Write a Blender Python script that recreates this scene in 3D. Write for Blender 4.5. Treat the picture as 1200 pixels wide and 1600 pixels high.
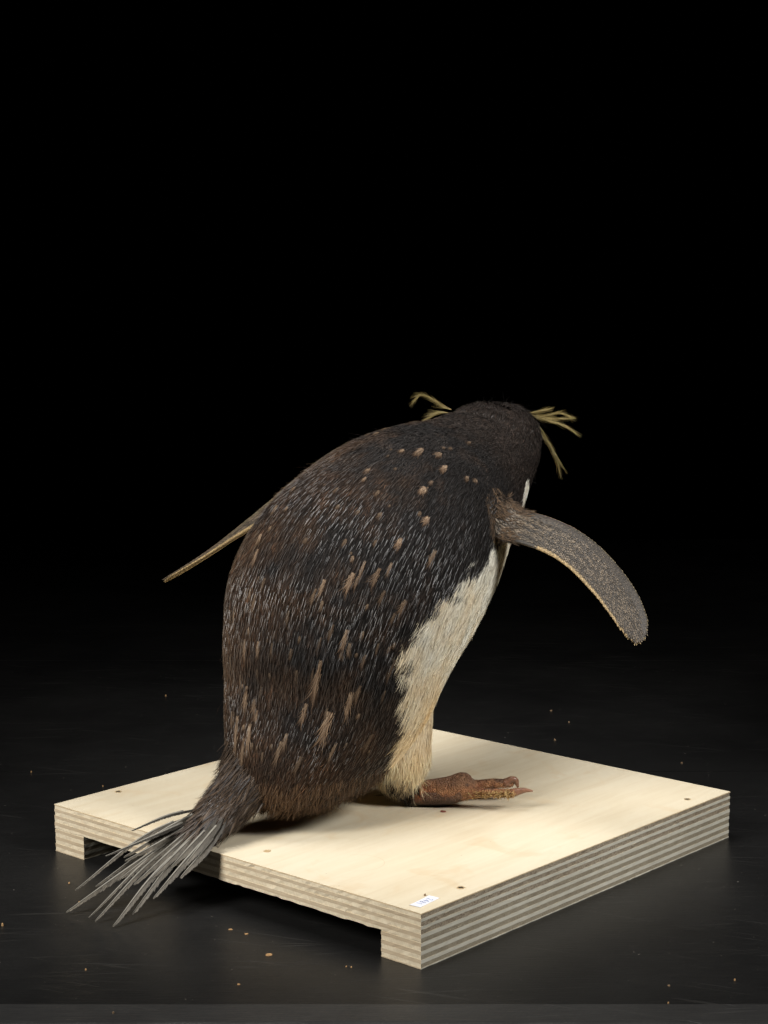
import bpy, math, random
import numpy as np
from mathutils import Vector, Matrix
from mathutils.bvhtree import BVHTree

np.random.seed(11)
for o in list(bpy.data.objects):
    bpy.data.objects.remove(o, do_unlink=True)
SC = bpy.context.scene
COL = SC.collection

# ---------------------------------------------------------------- camera
cam_data = bpy.data.cameras.new('camera')
cam_data.sensor_fit = 'VERTICAL'
cam_data.sensor_height = 24.0
cam_data.lens = 2867.9 / 1600.0 * 24.0
cam_data.clip_start = 0.05
cam_data.clip_end = 50.0
camera = bpy.data.objects.new('camera', cam_data)
COL.objects.link(camera)
camera.location = (0.0, -1.09156, 0.42393)
camera.rotation_euler = (math.pi / 2 - 0.126, 0, 0)
SC.camera = camera
SC.render.resolution_x = 768
SC.render.resolution_y = 1024

# ---------------------------------------------------------------- world and lamps (dark studio)
world = bpy.data.worlds.new('World')
SC.world = world
world.use_nodes = True
bgn = world.node_tree.nodes['Background']
bgn.inputs['Color'].default_value = (0.0, 0.0, 0.0, 1)
bgn.inputs['Strength'].default_value = 0.0
SC.view_settings.view_transform = 'Standard'
SC.view_settings.look = 'None'
SC.view_settings.exposure = 0.0
SC.view_settings.gamma = 1.0

def softbox(name, loc, target, sx, sy, watts, colour, spread=math.pi):
    ld = bpy.data.lights.new(name, 'AREA')
    ld.shape = 'RECTANGLE'; ld.size = sx; ld.size_y = sy
    ld.energy = watts; ld.color = colour; ld.spread = spread
    ob = bpy.data.objects.new(name, ld); COL.objects.link(ob)
    ob.location = loc
    ob.rotation_euler = (Vector(target) - Vector(loc)).to_track_quat('-Z', 'Y').to_euler()
    return ob
softbox('softbox_right', (0.92, -0.36, 0.95), (0.02, 0.28, 0.06), 0.42, 0.42, 1.62, (1.0, 0.975, 0.94), math.radians(54))
softbox('softbox_left', (-0.95, -0.56, 0.88), (-0.04, 0.27, 0.08), 0.46, 0.46, 2.4, (1.0, 0.97, 0.92), math.radians(54))
softbox('softbox_top', (-0.05, 0.26, 1.25), (0.03, 0.30, 0.0), 0.50, 0.50, 0.9, (1.0, 0.98, 0.96), math.radians(46))

# ---------------------------------------------------------------- measured data (metres)
RINGS = [([-0.06758, 0.18436, 0.05541], [0.9935, 0.0143, 0.113], 0.03384, 0.9), ([-0.06695, 0.18507, 0.06293], [0.9959, 0.0114, 0.0898], 0.04281, 0.95), ([-0.06269, 0.18986, 0.07547], [0.9998, 0.0027, 0.021], 0.0509, 1.0), ([-0.05274, 0.20107, 0.09518], [0.9994, -0.0043, -0.0342], 0.06365, 0.95), ([-0.04147, 0.21378, 0.12287], [0.9982, -0.0076, -0.0602], 0.07472, 0.95), ([-0.03501, 0.22106, 0.15209], [0.9901, -0.0176, -0.1391], 0.08224, 0.95), ([-0.0264, 0.23076, 0.18275], [0.9867, -0.0204, -0.161], 0.0891, 0.95), ([-0.01172, 0.2473, 0.20999], [0.9871, -0.0201, -0.1587], 0.08972, 0.95), ([0.00729, 0.26873, 0.23316], [0.9861, -0.0209, -0.1647], 0.08408, 0.93), ([0.02403, 0.28759, 0.25042], [0.9842, -0.0223, -0.1757], 0.07581, 0.92), ([0.04642, 0.31282, 0.26632], [0.9694, -0.0309, -0.2436], 0.06224, 0.88), ([0.06348, 0.33205, 0.27676], [0.9457, -0.0409, -0.3225], 0.05211, 0.84), ([0.07451, 0.34447, 0.28616], [0.9367, -0.044, -0.3474], 0.04567, 0.8), ([0.08506, 0.35637, 0.2951], [0.9332, -0.0452, -0.3565], 0.03994, 0.78), ([0.08925, 0.36109, 0.30362], [0.9181, -0.0498, -0.3933], 0.03634, 0.78), ([0.09293, 0.36524, 0.31006], [0.906, -0.0532, -0.42], 0.03121, 0.8), ([0.09548, 0.36811, 0.31751], [0.9119, -0.0516, -0.4071], 0.02427, 0.85)]
BELLY = [(0.203, 74.7), (0.234, 80.6), (0.262, 94.0), (0.305, 103.9), (0.341, 105.5), (0.376, 103.3), (0.405, 96.0), (0.431, 86.8), (0.478, 81.6), (0.519, 78.6), (0.571, 75.5), (0.621, 70.7), (0.686, 60.4), (0.694, 69.7), (0.723, 69.4), (0.756, 66.1)]
FLIP_R = [([0.07993, 0.24613, 0.25448], 0.02163), ([0.09123, 0.23846, 0.24697], 0.02901), ([0.10692, 0.22947, 0.24394], 0.02789), ([0.12459, 0.21884, 0.2384], 0.02907), ([0.13977, 0.20856, 0.22968], 0.02887), ([0.15333, 0.19747, 0.21708], 0.02775), ([0.16488, 0.18632, 0.20286], 0.0253), ([0.17282, 0.17629, 0.18867], 0.02065), ([0.17842, 0.16613, 0.17335], 0.00535)]
FLIP_L = [([-0.05877, 0.30405, 0.26443], 0.01273), ([-0.07929, 0.3193, 0.25271], 0.01288), ([-0.09771, 0.33358, 0.23937], 0.01203), ([-0.11656, 0.34825, 0.22469], 0.01014), ([-0.13861, 0.36509, 0.20733], 0.00873), ([-0.16111, 0.38136, 0.19125], 0.00624), ([-0.17942, 0.39405, 0.17916], 0.0021)]
LEG_R = [([0.00479, 0.255, 0.12788], 0.03351), ([0.01052, 0.25, 0.09972], 0.02583), ([0.01288, 0.244, 0.07922], 0.02195), ([0.0124, 0.241, 0.06387], 0.02098), ([0.0162, 0.239, 0.05317], 0.01573), ([0.02238, 0.237, 0.04492], 0.00857)]
FOOT_R = {'tarsus': [([0.02141, 0.236, 0.04472], 0.00904), ([0.03563, 0.234, 0.04627], 0.00998), ([0.0498, 0.232, 0.04879], 0.01043), ([0.05784, 0.232, 0.05269], 0.00948)], 'hump': [([0.05136, 0.236, 0.05156], 0.00666), ([0.05752, 0.236, 0.05596], 0.00499), ([0.06373, 0.236, 0.05107], 0.00571)], 'toeA': [([0.05954, 0.238, 0.04905], 0.00572), ([0.07404, 0.242, 0.05037], 0.00334), ([0.08611, 0.244, 0.0503], 0.00359), ([0.09424, 0.244, 0.0503], 0.00335)], 'toeB': [([0.05301, 0.229, 0.04672], 0.00663), ([0.07078, 0.225, 0.04835], 0.00378), ([0.0871, 0.222, 0.0492], 0.00353), ([0.09409, 0.221, 0.04949], 0.00329)], 'toeC': [([0.05363, 0.245, 0.04707], 0.00623), ([0.0699, 0.254, 0.04552], 0.00482), ([0.08484, 0.262, 0.04527], 0.00388), ([0.09135, 0.265, 0.04443], 0.00292)], 'clawA': [([0.0913, 0.243, 0.05107], 0.00335), ([0.09558, 0.243, 0.05353], 0.00263), ([0.09845, 0.243, 0.05255], 0.00215), ([0.09993, 0.243, 0.04813], 0.00096)], 'clawB': [([0.09235, 0.223, 0.04843], 0.00353), ([0.09792, 0.222, 0.05017], 0.00282), ([0.10348, 0.221, 0.05142], 0.00188), ([0.10905, 0.22, 0.05122], 0.00056)], 'clawC': [([0.09037, 0.265, 0.04493], 0.00292), ([0.09494, 0.268, 0.04559], 0.00243), ([0.09899, 0.27, 0.04453], 0.00171), ([0.10104, 0.271, 0.04124], 0.00063)]}
TAIL = [([-0.07829, 0.202, 0.12545], 0.0304), ([-0.08328, 0.19, 0.09784], 0.02746), ([-0.09149, 0.174, 0.07872], 0.02265), ([-0.10591, 0.16, 0.06274], 0.01795), ([-0.11962, 0.142, 0.05153], 0.01063)]
TAILF = [([-0.12028, 0.15, 0.05921], [-0.1661, 0.13108, 0.04759], [-0.20871, 0.10825, 0.014], 2.2), ([-0.12341, 0.145, 0.05474], [-0.1725, 0.12068, 0.02738], [-0.21345, 0.09904, 0.002], 3.2), ([-0.12567, 0.15, 0.05554], [-0.15062, 0.12315, 0.05003], [-0.18435, 0.08555, 0.045], 1.6), ([-0.1276, 0.142, 0.05108], [-0.16206, 0.11833, 0.03355], [-0.1966, 0.08782, 0.002], 1.5), ([-0.12162, 0.14, 0.05396], [-0.16116, 0.11124, 0.0327], [-0.19137, 0.08167, 0.002], 2.3), ([-0.11904, 0.136, 0.05289], [-0.15502, 0.10331, 0.0295], [-0.17828, 0.07333, 0.0015], 2.8), ([-0.11646, 0.132, 0.0541], [-0.14486, 0.10914, 0.03428], [-0.16702, 0.08403, 0.006], 3.0), ([-0.1117, 0.128, 0.05531], [-0.13305, 0.10815, 0.03683], [-0.15319, 0.08692, 0.016], 2.8), ([-0.10845, 0.126, 0.05591], [-0.12219, 0.11234, 0.03995], [-0.13653, 0.09913, 0.026], 2.6), ([-0.12716, 0.152, 0.05862], [-0.14757, 0.12477, 0.06213], [-0.16781, 0.0936, 0.06], 1.5), ([-0.12432, 0.145, 0.05337], [-0.15394, 0.13081, 0.03633], [-0.1788, 0.11767, 0.018], 2.4), ([-0.12052, 0.143, 0.05853], [-0.14984, 0.12683, 0.04348], [-0.17527, 0.11309, 0.033], 2.4), ([-0.12549, 0.148, 0.05385], [-0.15988, 0.1363, 0.03778], [-0.19704, 0.12206, 0.012], 2.6)]
CREST = [[([0.11369, 0.37524, 0.31659], 0.00051), ([0.12189, 0.37524, 0.31557], 0.00113), ([0.13556, 0.37324, 0.31315], 0.00102), ([0.15314, 0.37024, 0.3144], 0.0002)], [([0.11353, 0.37324, 0.31674], 0.00051), ([0.12772, 0.37124, 0.3133], 0.00133), ([0.1428, 0.36824, 0.30893], 0.00122), ([0.15689, 0.36524, 0.29998], 0.0002)], [([0.11383, 0.37724, 0.31747], 0.00051), ([0.12203, 0.37724, 0.3185], 0.00082), ([0.12919, 0.37724, 0.32004], 0.00015)], [([0.11538, 0.37724, 0.31644], 0.00051), ([0.12821, 0.37724, 0.31542], 0.00072), ([0.141, 0.37724, 0.31798], 0.00041), ([0.15028, 0.37724, 0.31439], 0.00015)], [([0.1144, 0.37124, 0.31688], 0.00077), ([0.12355, 0.36924, 0.30476], 0.00184), ([0.13272, 0.36724, 0.2906], 0.00204), ([0.13881, 0.36524, 0.27798], 0.00133), ([0.14099, 0.36524, 0.26669], 0.00026)], [([0.11432, 0.37024, 0.31696], 0.00077), ([0.12552, 0.36824, 0.30331], 0.00163), ([0.13574, 0.36624, 0.28659], 0.00163), ([0.14605, 0.36524, 0.27028], 0.00026)], [([0.0539, 0.37924, 0.32041], 0.00051), ([0.04619, 0.37924, 0.32349], 0.00103), ([0.03693, 0.37924, 0.33016], 0.00092), ([0.0282, 0.37924, 0.33221], 0.00062), ([0.02462, 0.37924, 0.32862], 0.00021)], [([0.05106, 0.37124, 0.31842], 0.00051), ([0.04596, 0.37124, 0.31842], 0.00102), ([0.03984, 0.37124, 0.31688], 0.00092), ([0.0327, 0.37124, 0.31228], 0.00077), ([0.02811, 0.37124, 0.30972], 0.00026)]]
SCREWS = [[0.0535, 0.3492], [0.0253, 0.1595], [0.0541, 0.0126], [0.324, 0.013]]
LABEL = [[0.0053, 0.0155], [0.0065, 0.007], [0.0305, 0.0095], [0.0294, 0.0181]]
ONBOARD = [[0.1762, 0.1291], [0.1796, 0.1912], [0.1538, 0.1843], [0.0201, 0.0267], [0.0481, 0.0961], [0.1072, 0.0671], [0.0266, 0.0194]]
TABLEPX = [[-0.07282, 0.02422], [-0.10091, 0.07025], [-0.08978, 0.06193], [-0.25209, 0.07747], [-0.1845, -0.0007], [-0.088, -0.02459], [-0.02347, 0.00462], [-0.02027, 0.00355], [0.16541, 0.68676], [0.17839, 0.63913], [0.1584, 0.56976], [0.26274, 0.48813], [-0.22374, 0.75146], [-0.30567, 0.45844], [-0.23678, 0.41391], [-0.22265, 0.16293], [-0.20877, 0.12265], [-0.15741, -0.06948], [0.16771, -0.05331], [0.2138, -0.01742], [0.1722, -0.02661]]
TUFTS = [(0.013, 0.2334, 0.2993, 0.0044, 0.8), (0.0257, 0.2345, 0.2994, 0.0044, 0.7), (0.04, 0.2368, 0.2979, 0.0036, 0.6), (0.0436, 0.227, 0.2886, 0.0049, 0.9), (0.0024, 0.2831, 0.3054, 0.004, 0.7), (-0.004, 0.2683, 0.3035, 0.004, 0.7), (0.0048, 0.2854, 0.3062, 0.0036, 0.6), (-0.0111, 0.2138, 0.2865, 0.0031, 0.7), (-0.0135, 0.2053, 0.2819, 0.0031, 0.8), (0.0279, 0.2033, 0.276, 0.004, 0.8), (0.0338, 0.2116, 0.2801, 0.0031, 0.6), (0.0603, 0.2313, 0.281, 0.0036, 0.7), (0.0666, 0.2355, 0.279, 0.0036, 0.7), (-0.0048, 0.1938, 0.2735, 0.0027, 0.5), (0.0296, 0.188, 0.2561, 0.004, 0.8), (0.0102, 0.1717, 0.2419, 0.0053, 0.9), (0.004, 0.1631, 0.227, 0.0036, 0.7), (-0.0048, 0.1587, 0.2226, 0.0044, 0.7), (-0.0224, 0.1548, 0.2195, 0.0053, 1), (-0.0417, 0.1547, 0.2155, 0.0036, 0.9), (-0.0144, 0.1597, 0.2278, 0.004, 0.8), (-0.0473, 0.1545, 0.2095, 0.0031, 0.7), (0.0129, 0.1587, 0.201, 0.004, 0.6), (-0.0261, 0.1472, 0.1814, 0.0053, 0.8), (-0.0236, 0.1466, 0.1746, 0.004, 0.7), (-0.0446, 0.1467, 0.1563, 0.0062, 0.9), (-0.0545, 0.1471, 0.1294, 0.0044, 0.8), (-0.0388, 0.1481, 0.1211, 0.0071, 1), (-0.0237, 0.1492, 0.1374, 0.0067, 0.9), (-0.0177, 0.1498, 0.1436, 0.004, 0.7), (-0.0137, 0.1481, 0.1658, 0.0036, 0.6), (-0.0719, 0.1453, 0.103, 0.0044, 0.7), (-0.0681, 0.1451, 0.1105, 0.0036, 0.6), (-0.0854, 0.2029, 0.2391, 0.0044, 0.9), (-0.0875, 0.1943, 0.2299, 0.004, 1), (-0.0784, 0.2012, 0.2465, 0.0036, 0.7), (-0.0931, 0.181, 0.2063, 0.0036, 0.7), (-0.0894, 0.1754, 0.2014, 0.0031, 0.6), (-0.0972, 0.1741, 0.1694, 0.004, 0.8), (-0.0871, 0.1646, 0.1708, 0.0036, 0.8), (-0.1021, 0.1766, 0.1446, 0.004, 0.7), (-0.0974, 0.1688, 0.136, 0.0053, 0.8), (-0.0914, 0.1617, 0.1304, 0.0044, 0.7), (-0.1047, 0.1705, 0.1123, 0.0062, 0.8), (-0.0957, 0.1586, 0.1119, 0.0053, 0.8), (-0.0992, 0.1599, 0.1014, 0.0044, 0.8), (-0.109, 0.1794, 0.1172, 0.004, 0.6), (-0.0612, 0.2263, 0.2688, 0.0036, 0.7), (-0.0664, 0.2065, 0.2593, 0.0036, 0.8), (-0.074, 0.2168, 0.2565, 0.0036, 0.7), (-0.0328, 0.2003, 0.2734, 0.0031, 0.5), (-0.0028, 0.1797, 0.2602, 0.0036, 0.5), (0.0335, 0.1791, 0.2332, 0.0049, 0.7), (0.0201, 0.3209, 0.3047, 0.0031, 0.5), (-0.0092, 0.2748, 0.3011, 0.0031, 0.6), (-0.0061, 0.1684, 0.2424, 0.0027, 0.5), (-0.0181, 0.1809, 0.262, 0.0027, 0.4), (-0.0355, 0.1479, 0.186, 0.0031, 0.5), (-0.0009, 0.1547, 0.2085, 0.0036, 0.5), (0.0059, 0.1554, 0.1935, 0.0031, 0.5), (-0.0047, 0.1505, 0.1739, 0.0036, 0.5), (0.0052, 0.1554, 0.1594, 0.0036, 0.4), (-0.0653, 0.1568, 0.1943, 0.0027, 0.4), (-0.1079, 0.1969, 0.1871, 0.0036, 0.5), (-0.1095, 0.1909, 0.1558, 0.0036, 0.5), (-0.101, 0.1599, 0.0916, 0.0044, 0.6), (-0.1083, 0.1703, 0.0826, 0.004, 0.6), (-0.0583, 0.1466, 0.0937, 0.0036, 0.4), (-0.0352, 0.1496, 0.1029, 0.0044, 0.6), (-0.0119, 0.1608, 0.1072, 0.004, 0.4), (-0.0771, 0.1578, 0.1715, 0.0031, 0.5), (-0.0834, 0.1741, 0.2142, 0.0036, 0.5), (-0.1, 0.1957, 0.2142, 0.0031, 0.5), (-0.0269, 0.1678, 0.2421, 0.0027, 0.4), (-0.0534, 0.1754, 0.2423, 0.0027, 0.4), (0.0643, 0.2705, 0.3047, 0.0036, 0.4), (0.0488, 0.2496, 0.3012, 0.0031, 0.35), (-0.0894, 0.1586, 0.1238, 0.0028, 0.8), (-0.0886, 0.1637, 0.1526, 0.0029, 0.4), (-0.0887, 0.1516, 0.1016, 0.0019, 0.5), (-0.0807, 0.1604, 0.1758, 0.0019, 0.4), (-0.112, 0.2095, 0.1891, 0.0022, 0.5), (-0.1047, 0.1705, 0.1123, 0.002, 0.8), (-0.0953, 0.1835, 0.2057, 0.0031, 0.4), (-0.1052, 0.194, 0.1937, 0.0031, 0.4), (-0.0998, 0.1584, 0.0904, 0.0025, 0.8), (-0.0894, 0.1754, 0.2014, 0.0031, 0.4), (-0.078, 0.147, 0.104, 0.0022, 0.5), (-0.0957, 0.1556, 0.0957, 0.0021, 0.5), (-0.1005, 0.1738, 0.1405, 0.0018, 0.8), (-0.0874, 0.1786, 0.2163, 0.0023, 0.5), (-0.0942, 0.1734, 0.1803, 0.0024, 0.8), (-0.1057, 0.1927, 0.1882, 0.003, 0.8), (-0.0992, 0.1764, 0.169, 0.0025, 0.5), (-0.0985, 0.1719, 0.1434, 0.0018, 0.4), (-0.0863, 0.1602, 0.1405, 0.0031, 0.4), (-0.0845, 0.1488, 0.0974, 0.003, 0.5), (-0.0925, 0.1542, 0.1023, 0.0021, 0.5), (-0.1073, 0.1767, 0.1183, 0.0028, 0.5), (-0.1087, 0.1709, 0.0899, 0.0019, 0.5), (-0.0929, 0.1702, 0.1748, 0.002, 0.5), (-0.0793, 0.1573, 0.1516, 0.0022, 0.5), (-0.1, 0.1633, 0.1138, 0.0026, 0.8), (-0.0152, 0.1668, 0.0928, 0.002, 0.4), (-0.0601, 0.1495, 0.1547, 0.003, 0.4), (-0.0484, 0.1471, 0.1565, 0.0029, 0.5), (-0.0181, 0.1548, 0.2188, 0.0031, 0.6), (-0.0635, 0.1513, 0.1694, 0.0029, 0.4), (0.0071, 0.1564, 0.1589, 0.002, 0.5), (-0.0579, 0.1504, 0.1786, 0.002, 0.5), (-0.0437, 0.1471, 0.1774, 0.0031, 0.4), (0.0063, 0.1548, 0.1742, 0.0024, 0.6), (-0.043, 0.1514, 0.1996, 0.0024, 0.4), (-0.0575, 0.1472, 0.1223, 0.0025, 0.4), (-0.019, 0.1469, 0.1687, 0.0022, 0.4), (-0.0295, 0.146, 0.1685, 0.0025, 0.6), (-0.0397, 0.1474, 0.1286, 0.0028, 0.6), (-0.0218, 0.1617, 0.2322, 0.0022, 0.6), (-0.012, 0.1516, 0.2013, 0.0024, 0.6), (-0.0134, 0.1643, 0.099, 0.0022, 0.4), (-0.0228, 0.1635, 0.2355, 0.0025, 0.5), (-0.0423, 0.1519, 0.2027, 0.0022, 0.6), (-0.0185, 0.153, 0.1251, 0.0022, 0.6), (-0.0408, 0.1471, 0.1059, 0.0023, 0.4), (-0.0013, 0.1565, 0.1403, 0.0031, 0.5), (-0.028, 0.1462, 0.1664, 0.002, 0.5), (0.0033, 0.1534, 0.1718, 0.0027, 0.6), (-0.0151, 0.1487, 0.1826, 0.0026, 0.6), (-0.0273, 0.1526, 0.1048, 0.0022, 0.6), (0.0247, 0.1887, 0.2603, 0.0022, 0.4), (-0.062, 0.2462, 0.2697, 0.0019, 0.4), (0.0081, 0.2153, 0.2886, 0.0022, 0.4), (0.0052, 0.2348, 0.2994, 0.002, 0.4), (-0.0404, 0.2627, 0.2852, 0.0017, 0.4), (-0.0364, 0.2466, 0.2878, 0.0017, 0.4), (-0.0696, 0.2435, 0.263, 0.0019, 0.4), (0.0036, 0.1864, 0.2658, 0.0018, 0.4), (0.0437, 0.2468, 0.3016, 0.0019, 0.4), (-0.0405, 0.2093, 0.2754, 0.0017, 0.4), (0.0313, 0.2059, 0.2773, 0.0016, 0.4), (0.0029, 0.2279, 0.2957, 0.002, 0.4), (-0.0319, 0.1864, 0.2643, 0.0024, 0.4), (0.0299, 0.2036, 0.2754, 0.0023, 0.4)]
FA = (38, 28, 52, 4)

RDIR = np.array([0.6637, 0.748, 0.0])      # direction the bird faces = long edge of the board
LDIR = np.array([-0.748, 0.6637, 0.0])     # the bird's left
FCOR = np.array([0.02285, 0.0, 0.0])       # near corner of the board
def BW(r, l, z): return FCOR + RDIR * r + LDIR * l + np.array([0, 0, z])

rng = np.random.default_rng(7)
random.seed(3)

# ---------------------------------------------------------------- material helpers
def mat(name):
    m = bpy.data.materials.new(name); m.use_nodes = True
    nt = m.node_tree
    return m, nt, nt.nodes, nt.links, nt.nodes['Principled BSDF']
def nd(ns, t, **kw):
    n = ns.new(t)
    for k, v in kw.items(): setattr(n, k, v)
    return n
def ramp(ns, stops, interp='LINEAR'):
    n = ns.new('ShaderNodeValToRGB'); cr = n.color_ramp; cr.interpolation = interp
    while len(cr.elements) < len(stops): cr.elements.new(0.5)
    for e, (p, c) in zip(cr.elements, stops):
        e.position = p; e.color = c if len(c) == 4 else (*c, 1)
    return n
def noise(ns, ls, vec, scale, detail=4, rough=0.55, dist=0.0):
    n = ns.new('ShaderNodeTexNoise'); n.inputs['Scale'].default_value = scale
    n.inputs['Detail'].default_value = detail; n.inputs['Roughness'].default_value = rough
    n.inputs['Distortion'].default_value = dist
    if vec is not None: ls.new(vec, n.inputs['Vector'])
    return n
def mapping(ns, ls, scale=(1, 1, 1), rot=(0, 0, 0), loc=(0, 0, 0), coord='Object'):
    tc = ns.new('ShaderNodeTexCoord'); mp = ns.new('ShaderNodeMapping')
    mp.inputs['Scale'].default_value = scale; mp.inputs['Rotation'].default_value = rot; mp.inputs['Location'].default_value = loc
    ls.new(tc.outputs[coord], mp.inputs['Vector'])
    return mp.outputs['Vector']
def mixc(ns, ls, fac, a, b, mode='MIX'):
    n = ns.new('ShaderNodeMix'); n.data_type = 'RGBA'; n.blend_type = mode
    for sock, v in ((n.inputs['Factor'], fac), (n.inputs['A'], a), (n.inputs['B'], b)):
        pass
    I = {s.identifier: s for s in n.inputs}
    for key, v in (('Factor_Float', fac), ('A_Color', a), ('B_Color', b)):
        s = I[key]
        if isinstance(v, (int, float)): s.default_value = v
        elif isinstance(v, tuple): s.default_value = v if len(v) == 4 else (*v, 1)
        else: ls.new(v, s)
    return [s for s in n.outputs if s.identifier == 'Result_Color'][0]
def mth(ns, ls, op, a, b=None, c=None):
    n = ns.new('ShaderNodeMath'); n.operation = op
    for i, v in enumerate((a, b, c)):
        if v is None: continue
        if isinstance(v, (int, float)): n.inputs[i].default_value = v
        else: ls.new(v, n.inputs[i])
    return n.outputs[0]
def bump(ns, ls, height, strength, dist, bsdf):
    b = ns.new('ShaderNodeBump'); b.inputs['Strength'].default_value = strength; b.inputs['Distance'].default_value = dist
    ls.new(height, b.inputs['Height']); ls.new(b.outputs['Normal'], bsdf.inputs['Normal'])
    return b

# ---------------------------------------------------------------- mesh helpers
def mesh_from(name, V, F, m=None, smooth=False):
    me = bpy.data.meshes.new(name)
    me.from_pydata([tuple(map(float, v)) for v in V], [], [tuple(map(int, f)) for f in F])
    if m is not None:
        for mm in (m if isinstance(m, (list, tuple)) else [m]): me.materials.append(mm)
    if smooth: me.polygons.foreach_set('use_smooth', [True] * len(me.polygons))
    me.update()
    return me
def link(name, me, parent=None):
    ob = bpy.data.objects.new(name, me); COL.objects.link(ob)
    if parent is not None:
        ob.parent = parent
        p = parent
        off = Vector((0, 0, 0))
        while p is not None: off += p.location; p = p.parent
        ob.location = -off
    return ob
def empty(name, loc, label, cat, group=None):
    o = bpy.data.objects.new(name, None); COL.objects.link(o); o.location = loc
    o.empty_display_size = 0.02
    o['label'] = label; o['category'] = cat
    if group: o['group'] = group
    return o
def tagp(o, label, cat, group=None):
    o['label'] = label; o['category'] = cat
    if group: o['group'] = group
    return o
def nrm(a): return a / np.maximum(np.linalg.norm(a, axis=-1, keepdims=True), 1e-12)

def catmull(P, n):
    P = np.asarray(P, float); m = len(P); out = []
    ext = np.vstack([2 * P[0] - P[1], P, 2 * P[-1] - P[-2]])
    for t in np.linspace(0, m - 1, n):
        i = min(int(t), m - 2); a = t - i
        p0, p1, p2, p3 = ext[i], ext[i + 1], ext[i + 2], ext[i + 3]
        out.append(0.5 * (2 * p1 + (p2 - p0) * a + (2 * p0 - 5 * p1 + 4 * p2 - p3) * a * a + (3 * p1 - p0 - 3 * p2 + p3) * a ** 3))
    return np.array(out)

def tube(C, U, W, A, B, seg=24):
    """closed tube: centres C, axes U/W, half widths A/B"""
    n = len(C); th = np.linspace(0, 2 * np.pi, seg, endpoint=False); V = []; F = []
    for i in range(n):
        for t in th: V.append(C[i] + U[i] * A[i] * math.cos(t) + W[i] * B[i] * math.sin(t))
    for i in range(n - 1):
        for j in range(seg):
            k = (j + 1) % seg
            F.append((i * seg + j, i * seg + k, (i + 1) * seg + k, (i + 1) * seg + j))
    V.append(C[0]); V.append(C[-1]); a = n * seg; b = a + 1
    for j in range(seg):
        k = (j + 1) % seg
        F.append((a, k, j)); F.append((b, (n - 1) * seg + j, (n - 1) * seg + k))
    return np.array(V), F

def chain_tube(chain, seg=16, n=None, flat=1.0, flatdir=None, cap=True):
    """chain = [(pos, radius), ...] -> rounded, smooth closed tube"""
    P = np.array([c[0] for c in chain]); Rr = np.array([c[1] for c in chain])
    n = n or max(8, 6 * len(P))
    PC = catmull(np.hstack([P, Rr[:, None]]), n); C = PC[:, :3]; A = np.maximum(PC[:, 3], 1e-4)
    T = nrm(np.gradient(C, axis=0))
    if cap:
        def capr(c, t, a, sgn):
            cs = []; aa = []
            for q in (0.35, 0.7, 0.93):
                cs.append(c + t * sgn * a * q); aa.append(a * math.sqrt(1 - q * q))
            return cs, aa
        c0, a0 = capr(C[0], T[0], A[0], -1); c1, a1 = capr(C[-1], T[-1], A[-1], 1)
        C = np.vstack([c0[::-1], C, c1]); A = np.concatenate([a0[::-1], A, a1]); T = np.vstack([[T[0]] * 3, T, [T[-1]] * 3])
    ref = np.array(flatdir if flatdir is not None else [0, 0, 1.0])
    W = nrm(ref[None] - T * (T @ ref)[:, None]); U = np.cross(T, W)
    return tube(C, U, W, A, A * flat, seg)

def ellipsoid(c, ax, rad, nu=24, nv=16):
    V = []; F = []
    for i in range(1, nv):
        p = math.pi * i / nv
        for j in range(nu):
            t = 2 * math.pi * j / nu
            V.append(c + ax[0] * rad[0] * math.sin(p) * math.cos(t) + ax[1] * rad[1] * math.sin(p) * math.sin(t) + ax[2] * rad[2] * math.cos(p))
    top = len(V); V.append(c + ax[2] * rad[2]); bot = top + 1; V.append(c - ax[2] * rad[2])
    for i in range(nv - 2):
        for j in range(nu):
            k = (j + 1) % nu; F.append((i * nu + j, (i + 1) * nu + j, (i + 1) * nu + k, i * nu + k))
    for j in range(nu):
        k = (j + 1) % nu; F.append((top, j, k)); F.append((bot, (nv - 2) * nu + k, (nv - 2) * nu + j))
    return np.array(V), F

def jitter_tube(chain, seg, amp, **kw):
    V, F = chain_tube(chain, seg, **kw)
    return V + rng.normal(0, amp, V.shape), F

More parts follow.
